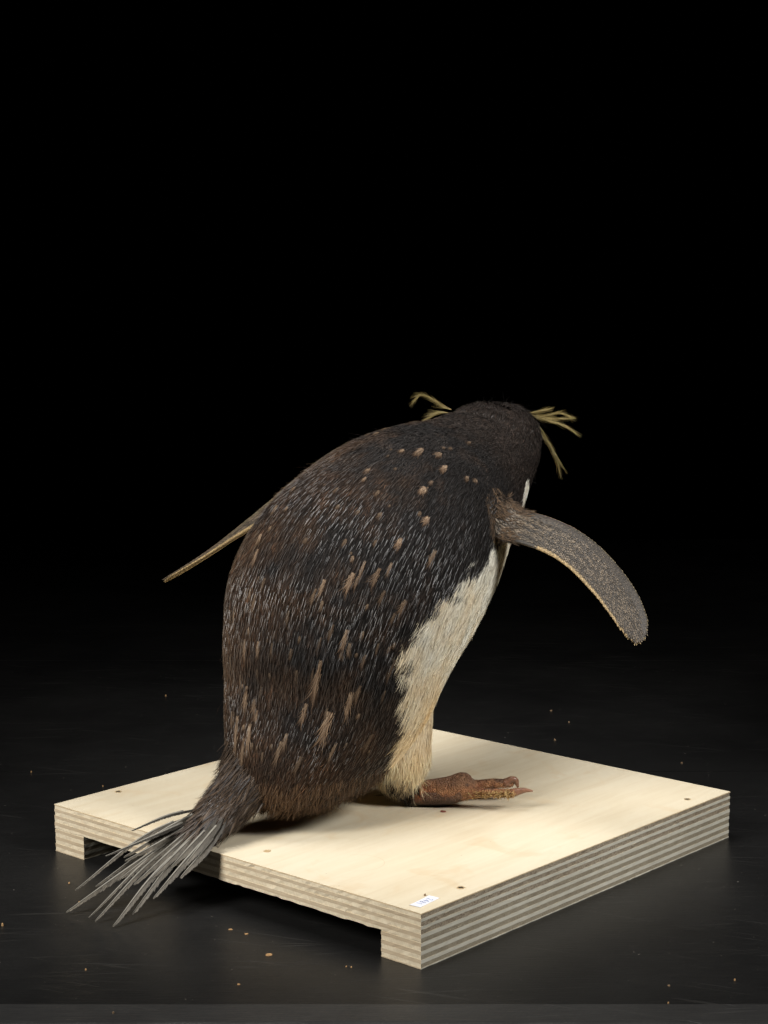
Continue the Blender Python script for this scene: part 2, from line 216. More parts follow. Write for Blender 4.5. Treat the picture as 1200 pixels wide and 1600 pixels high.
def blades(name, P, D, N, L, W, lift, curl, roll, c0, c1, nseg, across, m, prof='leaf', bow=0.25, bend=None, free=False):
    """n little feathers / strands in one mesh. across = 2 flat ribbon, 3 roofed blade"""
    n = len(P)
    D = nrm(D) if free else nrm(D - N * np.sum(D * N, 1, keepdims=True)); S = nrm(np.cross(D, N)); N = np.cross(S, D) if free else N
    cr, sr = np.cos(roll)[:, None], np.sin(roll)[:, None]
    S2 = S * cr + N * sr; N2 = N * cr - S * sr
    s = np.linspace(0, 1, nseg + 1)
    if prof == 'leaf': pr = np.array([0.55, 1.0, 0.95, 0.65, 0.06]) if nseg == 4 else np.interp(s, [0, .3, .6, .85, 1], [.5, 1, .95, .6, .05])
    elif prof == 'hair': pr = np.interp(s, [0, .3, 1], [.9, 1, .12])
    else: pr = np.interp(s, [0, .5, .85, 1], [.9, 1, .9, .45])
    bend = np.zeros(n) if bend is None else bend
    V = np.zeros((n, nseg + 1, across, 3)); Cc = np.ones((n, nseg + 1, across, 4))
    for k in range(nseg + 1):
        q = s[k]
        base = P + D * (L * q)[:, None] + N * (L * (lift * q - curl * q * q))[:, None] + S * (bend * L * q * q)[:, None]
        for a in range(across):
            x = (a / (across - 1) - 0.5) * 2
            off = S2 * (W * 0.5 * pr[k] * x)[:, None]
            if across == 3: off = off - N2 * (W * pr[k] * bow * x * x)[:, None]
            V[:, k, a] = base + off
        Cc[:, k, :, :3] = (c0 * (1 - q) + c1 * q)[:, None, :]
    nv = (nseg + 1) * across
    idx = np.arange(n)[:, None] * nv
    quads = []
    for k in range(nseg):
        for a in range(across - 1):
            quads.append([k * across + a, k * across + a + 1, (k + 1) * across + a + 1, (k + 1) * across + a])
    quads = np.array(quads); Fq = (idx[:, :, None] + quads[None]).reshape(-1, 4)
    me = bpy.data.meshes.new(name)
    me.vertices.add(n * nv); me.vertices.foreach_set('co', V.reshape(-1).astype(np.float32))
    me.loops.add(len(Fq) * 4); me.loops.foreach_set('vertex_index', Fq.reshape(-1).astype(np.int32))
    me.polygons.add(len(Fq)); me.polygons.foreach_set('loop_start', (np.arange(len(Fq)) * 4).astype(np.int32))
    me.polygons.foreach_set('loop_total', np.full(len(Fq), 4, np.int32))
    me.polygons.foreach_set('use_smooth', np.ones(len(Fq), bool))
    at = me.color_attributes.new('Col', 'FLOAT_COLOR', 'POINT'); at.data.foreach_set('color', Cc.reshape(-1).astype(np.float32))
    me.materials.append(m); me.update(calc_edges=True)
    return me

# ================================================================ the setting: black boards and backdrop
def table_material(name, tone, ridge):
    m, nt, ns, ls, b = mat(name)
    v = mapping(ns, ls, (1, 1, 1))
    grain = noise(ns, ls, mapping(ns, ls, (3, 60, 3)), 12, 5, .6)
    blot = noise(ns, ls, v, 5, 5, .6)
    fine = noise(ns, ls, v, 420, 3, .6)
    base = ramp(ns, [(0.3, (0.006 * tone, 0.006 * tone, 0.0063 * tone)), (0.7, (0.0165 * tone, 0.0163 * tone, 0.0158 * tone))])
    mx = mth(ns, ls, 'ADD', mth(ns, ls, 'MULTIPLY', grain.outputs['Fac'], .45), mth(ns, ls, 'MULTIPLY', blot.outputs['Fac'], .55))
    ls.new(mx, base.inputs['Fac'])
    # scratches: thin streaks in three directions
    tot = None
    for rot, sc, th, off in ((1.45, (300, 7, 1), .66, 3), (0.06, (3.0, 300, 1), .69, 9), (1.95, (260, 8, 1), .672, 5), (.5, (4, 200, 1), .73, 17)):
        vv = mapping(ns, ls, (1, 1, 1), (0, 0, rot), (off, off, 0))
        mp = ns.new('ShaderNodeMapping'); mp.inputs['Scale'].default_value = sc; ls.new(vv, mp.inputs['Vector'])
        n = noise(ns, ls, mp.outputs['Vector'], 1.0, 1.5, .5)
        r = ramp(ns, [(th, (0, 0, 0)), (th + .02, (1, 1, 1))]); ls.new(n.outputs['Fac'], r.inputs['Fac'])
        tot = r.outputs['Color'] if tot is None else mth(ns, ls, 'MAXIMUM', tot, r.outputs['Color'])
    brk = noise(ns, ls, v, 14, 2); br = ramp(ns, [(.45, (0, 0, 0)), (.62, (1, 1, 1))]); ls.new(brk.outputs['Fac'], br.inputs['Fac'])
    scr = mth(ns, ls, 'MULTIPLY', tot, br.outputs['Color'])
    # worn pale specks
    vor = ns.new('ShaderNodeTexVoronoi'); vor.inputs['Scale'].default_value = 95; ls.new(v, vor.inputs['Vector'])
    vr = ramp(ns, [(.035, (1, 1, 1)), (.06, (0, 0, 0))]); ls.new(vor.outputs['Distance'], vr.inputs['Fac'])
    c1 = mixc(ns, ls, mth(ns, ls, 'MULTIPLY', scr, .18), base.outputs['Color'], (0.075, 0.073, 0.068))
    c2 = mixc(ns, ls, mth(ns, ls, 'MULTIPLY', vr.outputs['Color'], mth(ns, ls, 'MULTIPLY', br.outputs['Color'], .35)), c1, (0.09, 0.085, 0.075))
    ls.new(c2, b.inputs['Base Color'])
    rr = ramp(ns, [(.3, (.27, .27, .27)), (.7, (.42, .42, .42))]); ls.new(blot.outputs['Fac'], rr.inputs['Fac'])
    ls.new(rr.outputs['Color'], b.inputs['Roughness'])
    b.inputs['Specular IOR Level'].default_value = .25
    hh = mth(ns, ls, 'ADD', mth(ns, ls, 'MULTIPLY', grain.outputs['Fac'], .6), mth(ns, ls, 'ADD', mth(ns, ls, 'MULTIPLY', fine.outputs['Fac'], .35), mth(ns, ls, 'MULTIPLY', scr, -.5)))
    bump(ns, ls, hh, ridge, .0008, b)
    return m
MT = table_material('black_stained_wood', 1.0, .35)
MT2 = table_material('black_painted_edge', 2.6, .5)

def plank(parent, name, y0, y1, m, x0=-0.9, x1=0.9, th=0.03, round_front=0.0, top=0.0, wav=0.0004):
    nx = 60; V = []; F = []
    bev = 0.0003
    prof = []                                       # (y, z) section running front -> back over the top
    if round_front:
        for a in np.linspace(-20, 90, 10):
            ar = math.radians(a)
            prof.append((y0 + round_front * (1 - math.cos(ar)), top - round_front + round_front * math.sin(ar)))
    else:
        prof += [(y0, top - th), (y0, top)]
    prof += [(y1, top), (y1, top - th)]
    k = len(prof)
    for i in range(nx + 1):
        x = x0 + (x1 - x0) * i / nx; w = random.gauss(0, wav)
        for j, (y, z) in enumerate(prof):
            yy = y + (w if j < k // 2 else random.gauss(0, wav * .5)); V.append((x, yy, z))
    for i in range(nx):
        for j in range(k - 1):
            F.append((i * k + j, (i + 1) * k + j, (i + 1) * k + j + 1, i * k + j + 1))
    ob = link(name, mesh_from(name, V, F, m), parent)
    return ob
table = empty('work_table', (0, 0.5, -0.03), 'black stained wooden table of wide boards under the plywood stand, scratched and dusty', 'table')
plank(table, 'edge_strip', -0.0900, -0.0558, MT2, round_front=.010, top=.0006)
plank(table, 'plank', -0.0545, 0.4620, MT)
plank(table, 'plank', 0.4632, 0.6360, MT)
plank(table, 'plank', 0.6374, 0.9300, MT)
plank(table, 'plank', 0.9312, 1.9000, MT)
# black studio cloth far behind
mb, nt, ns, ls, b = mat('black_velvet'); b.inputs['Base Color'].default_value = (.0015, .0015, .0015, 1); b.inputs['Roughness'].default_value = 1; b.inputs['Specular IOR Level'].default_value = 0
V = []; F = []
for i in range(81):
    x = -3 + 6 * i / 80; y = 3.2 + .04 * math.sin(i * 1.3) + .03 * math.sin(i * .47)
    V += [(x, y, -1.0), (x, y, 3.0)]
for i in range(80): F.append((2 * i, 2 * i + 2, 2 * i + 3, 2 * i + 1))
bd = link('backdrop', mesh_from('backdrop', V, F, mb, True)); bd['kind'] = 'structure'

# ================================================================ plywood stand
def wood_face():
    m, nt, ns, ls, b = mat('birch_veneer')
    v = mapping(ns, ls, (1, 1, 1), (0, 0, -0.845))
    vg = mapping(ns, ls, (1, 1, 1), (0, 0, -0.845)); mp = ns.new('ShaderNodeMapping'); mp.inputs['Scale'].default_value = (5, 55, 5); ls.new(vg, mp.inputs['Vector'])
    g = noise(ns, ls, mp.outputs['Vector'], 2.2, 6, .6, .6)
    big = noise(ns, ls, v, 9, 3, .5)
    f = noise(ns, ls, v, 900, 2, .6)
    r = ramp(ns, [(.3, (.62, .525, .365)), (.55, (.69, .61, .455)), (.75, (.73, .665, .52))])
    ls.new(mth(ns, ls, 'ADD', mth(ns, ls, 'MULTIPLY', g.outputs['Fac'], .62), mth(ns, ls, 'MULTIPLY', big.outputs['Fac'], .38)), r.inputs['Fac'])
    # brown water blots, pencil arc
    tc = ns.new('ShaderNodeTexCoord'); sp = ns.new('ShaderNodeSeparateXYZ'); ls.new(tc.outputs['Object'], sp.inputs[0])
    wob = noise(ns, ls, v, 60, 3, .6)
    def ring(cx, cy, rad, wid, lo, hi):
        dx = mth(ns, ls, 'SUBTRACT', sp.outputs[0], cx); dy = mth(ns, ls, 'SUBTRACT', sp.outputs[1], cy)
        dd = mth(ns, ls, 'SQRT', mth(ns, ls, 'ADD', mth(ns, ls, 'MULTIPLY', dx, dx), mth(ns, ls, 'MULTIPLY', dy, dy)))
        q = mth(ns, ls, 'ABSOLUTE', mth(ns, ls, 'SUBTRACT', mth(ns, ls, 'ADD', dd, mth(ns, ls, 'MULTIPLY', wob.outputs['Fac'], .0012)), rad))
        k = mth(ns, ls, 'LESS_THAN', q, wid)
        gate = mth(ns, ls, 'MULTIPLY', mth(ns, ls, 'GREATER_THAN', dx, lo), mth(ns, ls, 'LESS_THAN', dy, hi))
        return mth(ns, ls, 'MULTIPLY', k, gate)
    a1 = BW(ONBOARD[4][0], ONBOARD[4][1], 0); a2 = BW(ONBOARD[5][0], ONBOARD[5][1], 0)
    arc = ring(a1[0], a1[1], .018, .00028, -.006, .02)
    arc2 = ring(a2[0] + .004, a2[1] - .012, .016, .0004, -.03, .5)
    c = mixc(ns, ls, mth(ns, ls, 'MULTIPLY', arc, .28), r.outputs['Color'], (.42, .30, .15))
    stain = noise(ns, ls, v, 22, 4, .6, 1.0); sr = ramp(ns, [(.56, (0, 0, 0)), (.68, (1, 1, 1))]); ls.new(stain.outputs['Fac'], sr.inputs['Fac'])
    c = mixc(ns, ls, mth(ns, ls, 'MULTIPLY', sr.outputs['Color'], .30), c, (.60, .43, .24))
    sp_v = ns.new('ShaderNodeTexVoronoi'); sp_v.inputs['Scale'].default_value = 55; ls.new(v, sp_v.inputs['Vector'])
    vr = ramp(ns, [(.02, (1, 1, 1)), (.032, (0, 0, 0))]); ls.new(sp_v.outputs['Distance'], vr.inputs['Fac'])
    c = mixc(ns, ls, mth(ns, ls, 'MULTIPLY', vr.outputs['Color'], .5), c, (.16, .10, .06))
    ls.new(c, b.inputs['Base Color'])
    b.inputs['Roughness'].default_value = .55; b.inputs['Specular IOR Level'].default_value = .3
    bump(ns, ls, mth(ns, ls, 'ADD', g.outputs['Fac'], mth(ns, ls, 'MULTIPLY', f.outputs['Fac'], .4)), .15, .0004, b)
    return m
def edge_wood(name, ca, cb, spk, spkamt, rot=0.0, rough_b=.4, stretch=(1, 1, 1)):
    m, nt, ns, ls, b = mat(name)
    v = mapping(ns, ls, (1, 1, 1), (0, 0, -0.845))
    mp = ns.new('ShaderNodeMapping'); mp.inputs['Scale'].default_value = stretch; ls.new(v, mp.inputs['Vector'])
    n1 = noise(ns, ls, mp.outputs['Vector'], 110, 4, .65)
    n2 = noise(ns, ls, mp.outputs['Vector'], 900, 3, .7)
    n3 = noise(ns, ls, v, 14, 3, .6)
    r = ramp(ns, [(.3, ca), (.7, cb)]); ls.new(mth(ns, ls, 'ADD', mth(ns, ls, 'MULTIPLY', n1.outputs['Fac'], .5), mth(ns, ls, 'MULTIPLY', n3.outputs['Fac'], .5)), r.inputs['Fac'])
    r2 = ramp(ns, [(.50, (0, 0, 0)), (.64, (1, 1, 1))]); ls.new(n2.outputs['Fac'], r2.inputs['Fac'])
    c = mixc(ns, ls, mth(ns, ls, 'MULTIPLY', r2.outputs['Color'], spkamt), r.outputs['Color'], spk)
    if rot:      # slanting saw marks
        vv = mapping(ns, ls, (1, 1, 1), (0, 0, -0.845)); m2 = ns.new('ShaderNodeMapping'); m2.inputs['Rotation'].default_value = (.5, 0, 0); ls.new(vv, m2.inputs['Vector'])
        m3 = ns.new('ShaderNodeMapping'); m3.inputs['Scale'].default_value = (20, 850, 60); ls.new(m2.outputs['Vector'], m3.inputs['Vector'])
        n4 = noise(ns, ls, m3.outputs['Vector'], 1.0, 2, .5)
        r4 = ramp(ns, [(.42, (0, 0, 0)), (.6, (1, 1, 1))]); ls.new(n4.outputs['Fac'], r4.inputs['Fac'])
        c = mixc(ns, ls, mth(ns, ls, 'MULTIPLY', r4.outputs['Color'], rot), c, (.52, .40, .27))
    ls.new(c, b.inputs['Base Color']); b.inputs['Roughness'].default_value = .8; b.inputs['Specular IOR Level'].default_value = .15
    bump(ns, ls, mth(ns, ls, 'ADD', n2.outputs['Fac'], n1.outputs['Fac']), rough_b, .0006, b)
    return m
M_FACE = wood_face()
# seen on the right-hand side (grain across = dark end grain) and on the left-hand side
M_END_D = edge_wood('dark_end_grain', (.26, .225, .165), (.38, .335, .25), (.14, .11, .07), .5)
M_END_R = edge_wood('rough_end_grain', (.25, .20, .14), (.44, .38, .29), (.10, .07, .045), .85, rough_b=.9)
M_LONG_R = edge_wood('pale_long_grain', (.54, .52, .435), (.68, .655, .56), (.45, .40, .30), .3, stretch=(.12, 1, 1))
M_END_L = edge_wood('pale_sawn_grain', (.72, .62, .45), (.78, .69, .52), (.55, .44, .3), .2, rot=.25, stretch=(1, .06, 1))
M_LONG_L = edge_wood('tan_sawn_grain', (.50, .40, .27), (.60, .50, .36), (.38, .28, .18), .3, rot=.35, stretch=(1, .06, 1))
M_TOPV = edge_wood('thin_top_veneer', (.62, .47, .29), (.72, .58, .38), (.4, .3, .18), .2)

W_, D_ = .3639, .3592
plinth = empty('plywood_stand', tuple(BW(W_ / 2, D_ / 2, 0)), 'square birch plywood stand with striped layered edges and two runners, carrying the stuffed penguin', 'stand')
def ply(parent, name, r0, r1, l0, l1, z0, z1, mr, ml, jit, top=None, nub=0.0):
    """one veneer layer. mr: material of the two faces running along r; ml: of those along l"""
    na = max(3, int((r1 - r0) / .004)); nb = max(3, int((l1 - l0) / .004))
    ring = []
    for i in range(na): ring.append((r0 + (r1 - r0) * i / na, l0, 0, -1, 0))
    for i in range(nb): ring.append((r1, l0 + (l1 - l0) * i / nb, 1, 0, 1))
    for i in range(na): ring.append((r1 - (r1 - r0) * i / na, l1, 0, 1, 0))
    for i in range(nb): ring.append((r0, l1 - (l1 - l0) * i / nb, -1, 0, 1))
    V = []; F = []; MI = []; n = len(ring)
    for z in (z0, z1):
        for (a, c, dr, dl, k) in ring:
            o = random.gauss(0, jit)
            zz = z - (abs(random.gauss(0, nub)) if (z == z0 and nub) else 0)
            V.append(BW(a + dr * o, c + dl * o, zz))
    for i in range(n):
        j = (i + 1) % n; F.append((i, j, n + j, n + i)); MI.append(ring[i][4])
    F.append(tuple(range(n, 2 * n))); MI.append(2); F.append(tuple(range(n - 1, -1, -1))); MI.append(2)
    me = mesh_from(name, V, F, [mr, ml, top or M_FACE]); me.polygons.foreach_set('material_index', MI); me.update()
    return link(name, me, parent)
tp = empty('top_panel', (0, 0, 0), '', ''); del tp['label']; del tp['category']
tp.parent = plinth; tp.location = (0, 0, 0.018)
def plies(parent, z_top, th, kinds, r0, r1, l0, l1, rough=()):
    z = z_top
    for i, (t, k) in enumerate(zip(th, kinds)):
        if k == 'D': mr, ml, jit = M_END_D, M_END_L, .00012
        elif k == 'R': mr, ml, jit = M_END_R, M_END_L, .00022
        elif k == 'T': mr, ml, jit = M_TOPV, M_TOPV, .00006
        else: mr, ml, jit = M_LONG_R, M_LONG_L, .00007
        last = (i == len(th) - 1)
        inset = {'D': .00018, 'R': .0003, 'T': 0, 'L': 0}[k]
        ply(parent, 'ply', r0 + inset, r1 - inset, l0 + inset, l1 - inset, z - t + .00003, z, mr, ml, jit, nub=(.0003 if last and rough else 0))
        z -= t
plies(tp, .036, [.0008, .0027, .0020, .0029, .0021, .0031, .0026, .0018], 'TRLRLRLD', 0, W_, 0, D_, rough=(1,))
# two runners along r, at both ends of the l side
for (l0, l1) in ((0.0, .0335), (D_ - .0335, D_)):
    rn = empty('runner', (0, 0, 0), '', ''); del rn['label']; del rn['category']; rn.parent = plinth
    plies(rn, .01795, [.0012, .0023, .0030, .0025, .0030, .0025, .0027, .00075], 'DLDLDLDL', 0.0003, W_ - .0003, l0 + .0002, l1 - .0002)

# screw heads
ms, nt, ns, ls, b = mat('zinc_screw'); b.inputs['Metallic'].default_value = .9; b.inputs['Base Color'].default_value = (.25, .22, .17, 1); b.inputs['Roughness'].default_value = .35
mh, nt, ns, ls, b = mat('torn_wood'); b.inputs['Base Color'].default_value = (.42, .30, .16, 1); b.inputs['Roughness'].default_value = .9
for i, (r_, l_) in enumerate(SCREWS):
    c = BW(r_, l_, .0361); seg = 20; V = []; F = []; MI = []
    radii = [(.0026, -.00002), (.0022, .0002), (.0018, .00006), (.0014, .00008), (.0006, .00008)]
    for k, (rad, z) in enumerate(radii):
        for j in range(seg):
            t = 2 * math.pi * j / seg; q = rad * (1 + (random.gauss(0, .13) if k < 2 else 0))
            V.append(c + np.array([math.cos(t) * q, math.sin(t) * q, z + (random.uniform(-.0002, .0001) if k == 1 else 0)]))
    V.append(c + np.array([0, 0, .00005]))
    for k in range(len(radii) - 1):
        for j in range(seg):
            jj = (j + 1) % seg; F.append((k * seg + j, k * seg + jj, (k + 1) * seg + jj, (k + 1) * seg + j)); MI.append(0 if k < 2 else 1)
    for j in range(seg): F.append(((len(radii) - 1) * seg + j, (len(radii) - 1) * seg + (j + 1) % seg, len(V) - 1)); MI.append(1)
    me = mesh_from('screw', V, F, [mh, ms] if i != 1 else [mh, mh]); me.polygons.foreach_set('material_index', MI)
    link('screw', me, plinth)

# paper sticker with a handwritten number, upside down to the camera
mp_, nt, ns, ls, b = mat('sticker_paper'); b.inputs['Base Color'].default_value = (.80, .82, .90, 1); b.inputs['Roughness'].default_value = .5
mi_, nt, ns, ls, b = mat('blue_ink'); b.inputs['Base Color'].default_value = (.22, .27, .46, 1); b.inputs['Roughness'].default_value = .6
q = [np.array(c) for c in LABEL]; qm = sum(q) / 4; q = [qm + (c - qm) * .9 for c in q]
stk = empty('paper_sticker', tuple(BW(float(q[0][0] + q[2][0]) / 2, float(q[0][1] + q[2][1]) / 2, .0362)), 'small white paper sticker with handwritten blue number at the near corner of the plywood', 'sticker')
V = []; F = []
for i in range(13):
    a = i / 12
    A_ = q[1] * (1 - a) + q[2] * a; B_ = q[0] * (1 - a) + q[3] * a
    zz = .03620 + .00018 * (a - .5) ** 4 * 16
    V += [BW(A_[0], A_[1], zz), BW(B_[0], B_[1], zz + .0001)]
for i in range(12): F.append((2 * i, 2 * i + 2, 2 * i + 3, 2 * i + 1))
V2 = [tuple(v) for v in V] + [(v[0], v[1], .03605) for v in V]
nn = len(V)
F2 = F + [(2 * i, 2 * i + 2, nn + 2 * i + 2, nn + 2 * i) for i in range(12)] + [(2 * i + 1, nn + 2 * i + 1, nn + 2 * i + 3, 2 * i + 3) for i in range(12)]
link('paper', mesh_from('paper', V2, F2, mp_), stk)
digits = {'2': [(0, .75), (.3, 1), (.7, .8), (.5, .45), (0, 0), (.8, .05)], '4': [(.55, 0), (.6, 1), (0, .35), (.85, .35)],
          '8': [(.5, .52), (.1, .75), (.45, 1), (.8, .78), (.5, .52), (.1, .25), (.45, 0), (.85, .25), (.5, .52)], '1': [(.25, .8), (.5, 1), (.5, 0)]}
V = []; F = []
def stroke(pts, wd):
    for p, q2 in zip(pts[:-1], pts[1:]):
        d = np.array(q2) - np.array(p); n_ = np.array([-d[1], d[0]]); n_ = n_ / (np.linalg.norm(n_) + 1e-9) * wd
        k = len(V)
        for (s_, pt) in ((1, p), (-1, p), (-1, q2), (1, q2)):
            x, y = pt[0] + s_ * n_[0], pt[1] + s_ * n_[1]
            V.append(BW(x, y, .03645 + .00001 * (k % 5)))
        F.append((k, k + 1, k + 2, k + 3))
cc = (q[0] + q[1] + q[2] + q[3]) / 4
for i, ch in enumerate('2481'):
    pts = [(cc[0] + .0062 - (i * .0034) - x * .0024, cc[1] + .0022 - y * .0046) for x, y in digits[ch]]
    stroke(pts, .00019)
link('handwriting', mesh_from('handwriting', V, F, mi_), stk)

# ================================================================ the penguin
bird = empty('stuffed_penguin', (-.03, .22, .036), 'stuffed crested penguin seen from behind, dark worn plumage, cream belly, on the plywood stand', 'penguin')
RC = np.array([r_[0] for r_ in RINGS]); RU = np.array([r_[1] for r_ in RINGS]); RA = np.array([r_[2] for r_ in RINGS]); RK = np.array([r_[3] for r_ in RINGS])
NS = 70
PC = catmull(np.hstack([RC, RU, RA[:, None], RK[:, None]]), NS)
SC_, SU, SA, SK = PC[:, :3], nrm(PC[:, 3:6]), PC[:, 6], PC[:, 7]
ST = nrm(np.gradient(catmull(RC, NS), axis=0))
for _ in range(6): ST[1:-1] = nrm(ST[:-2] + ST[1:-1] * 2 + ST[2:])
SU = nrm(SU - ST * np.sum(SU * ST, 1, keepdims=True) * .6)
SW = nrm(np.cross(SU, ST))
flipneg = SW[:, 1] < 0; SW[flipneg] *= -1

parts = []            # closed pieces fused by the voxel remesh
parts.append(tube(SC_, SU, SW, SA, SA * SK, 48))
HEADC = np.array([.0920, .374, .2975])
HF = nrm(np.array([-.12, 1.0, -.18])); HR = nrm(np.cross(HF, [0, 0, 1.0])); HU = np.cross(HR, HF)
parts.append(ellipsoid(HEADC, (HR, HF, HU), (.0335, .041, .0285)))
# legs
parts.append(chain_tube(LEG_R, 20))
def mirror_pt(p):
    p = np.array(p) - BW(0, .190, 0); return np.array(p - 2 * (p @ LDIR) * LDIR) + BW(0, .190, 0)
LEG_L = [(mirror_pt(c[0]) + LDIR * .004 - RDIR * .012, c[1]) for c in LEG_R]
parts.append(chain_tube(LEG_L, 20))
# feet
ankle_r = np.array(FOOT_R['tarsus'][0][0]); ankle_l = np.array(LEG_L[-1][0]); ankle_l[2] = ankle_r[2]
ang = math.radians(86)
def left_foot(p):
    d = np.array(p) - ankle_r
    d[1] = -d[1]           # mirror, then turn to point away from the camera
    c_, s_ = math.cos(ang), math.sin(ang)
    return ankle_l + np.array([c_ * d[0] - s_ * d[1], s_ * d[0] + c_ * d[1], d[2]])
FOOT_L = {k: [(left_foot(p), r_) for p, r_ in v] for k, v in FOOT_R.items()}
for FT in (FOOT_R, FOOT_L):
    parts.append(chain_tube(FT['tarsus'], 16)); parts.append(chain_tube(FT['hump'], 14))
    for k in ('toeA', 'toeB', 'toeC'): parts.append(chain_tube(FT[k], 12))
    # webbing between the toes
    for a, c_ in (('toeA', 'toeC'),):
        pa = catmull([p for p, _ in FT[a]], 7)[:5]; pb = catmull([p for p, _ in FT[c_]], 7)[:5]
        V = []; F = []
        for i in range(5):
            for q_ in (0, .5, 1):
                mpt = pa[i] * (1 - q_) + pb[i] * q_
                V.append(mpt + np.array([0, 0, .0011])); V.append(mpt - np.array([0, 0, .0014]))
        def vi(i, j, k): return (i * 3 + j) * 2 + k
        for i in range(4):
            for j in range(2):
                F.append((vi(i, j, 0), vi(i, j + 1, 0), vi(i + 1, j + 1, 0), vi(i + 1, j, 0)))
                F.append((vi(i, j, 1), vi(i + 1, j, 1), vi(i + 1, j + 1, 1), vi(i, j + 1, 1)))
            F.append((vi(i, 0, 0), vi(i + 1, 0, 0), vi(i + 1, 0, 1), vi(i, 0, 1)))
            F.append((vi(i, 2, 0), vi(i, 2, 1), vi(i + 1, 2, 1), vi(i + 1, 2, 0)))
        for i in (0, 4):
            for j in range(2): F.append((vi(i, j, 0), vi(i, j, 1), vi(i, j + 1, 1), vi(i, j + 1, 0)))
        parts.append((np.array(V), F))
# tail stub
parts.append(chain_tube(TAIL, 20, flat=.75, flatdir=[0.3, .2, 1]))
# flippers
PLAN0 = np.interp(np.linspace(0, 1, 30), [0, .08, .2, .35, .5, .65, .8, .9, .96, 1], [.034, .034, .032, .0315, .031, .0305, .0285, .0245, .018, .006])
def flipper(line, side, a0, a1):
    PLAN = PLAN0 * (np.linspace(.95, .5, 30) if side < 0 else 1.0)
    Cc = catmull([p for p, _ in line], 30); T = nrm(np.gradient(Cc, axis=0))
    wd = []
    for i in range(30):
        s = i / 29; al = math.radians(a0 + (a1 - a0) * s)
        f0 = nrm(RDIR - T[i] * (RDIR @ T[i])); n0 = np.cross(f0, T[i]); n0 = n0 if n0[2] > 0 else -n0
        wd.append(f0 * math.cos(al) + n0 * math.sin(al))
    wd = np.array(wd); N_ = np.cross(wd, T); N_[N_[:, 2] < 0] *= -1
    thick = np.interp(np.linspace(0, 1, 30), [0, .15, .5, 1], [.0055, .0042, .0027, .0013])
    # root swelling of the arm
    V, F = tube(Cc, wd, N_, PLAN / 2, thick, 28)
    return dict(C=Cc, T=T, W=wd, N=N_, w=PLAN / 2, th=thick, mesh=(V, F), side=side)
FR = flipper(FLIP_R, 1, FA[0], FA[1]); FL = flipper(FLIP_L, -1, FA[2], FA[3])
for f_ in (FR, FL):
    parts.append(f_['mesh'])
    inn = SC_[np.argmin(np.linalg.norm(SC_ - (f_['C'][0]), axis=1))]
    c0 = f_['C'][0]; d0 = nrm(c0 - inn)
    parts.append(chain_tube([(c0 - f_['T'][0] * .02, .014), (c0, .0115), (f_['C'][4], .0065), (f_['C'][8], .003)], 14))
VV = []; FF = []; off = 0
for V, F in parts:
    VV.append(V); FF += [tuple(i + off for i in f) for f in F]; off += len(V)
raw = link('raw', mesh_from('raw', np.vstack(VV), FF))
md = raw.modifiers.new('r', 'REMESH'); md.mode = 'VOXEL'; md.voxel_size = .0010; md.use_smooth_shade = True
sm = raw.modifiers.new('s', 'SMOOTH'); sm.factor = .5; sm.iterations = 3
dg = bpy.context.evaluated_depsgraph_get(); dg.update()
body_me = bpy.data.meshes.new_from_object(raw.evaluated_get(dg))
bpy.data.objects.remove(raw, do_unlink=True)
body_me.name = 'body'
nV = len(body_me.vertices); co = np.zeros(nV * 3, np.float32); body_me.vertices.foreach_get('co', co); co = co.reshape(-1, 3).astype(float)
print('body verts', nV, 'polys', len(body_me.polygons))

def chain_dist(P, pts, rad):
    """distance to a tapered chain, parameter and tangent"""
    pts = np.asarray(pts, float); rad = np.asarray(rad, float)
    best = np.full(len(P), 1e9); par = np.zeros(len(P)); tan = np.zeros((len(P), 3)); cen = np.zeros((len(P), 3))
    n = len(pts)
    for i in range(n - 1):
        a, b_ = pts[i], pts[i + 1]; ab = b_ - a
        t = np.clip(((P - a) @ ab) / (ab @ ab), 0, 1); c = a + t[:, None] * ab
        d = np.linalg.norm(P - c, axis=1) - (rad[i] * (1 - t) + rad[i + 1] * t)
        k = d < best
        best[k] = d[k]; par[k] = (i + t[k]) / (n - 1); tan[k] = nrm(ab); cen[k] = c[k]
    return best, par, tan, cen

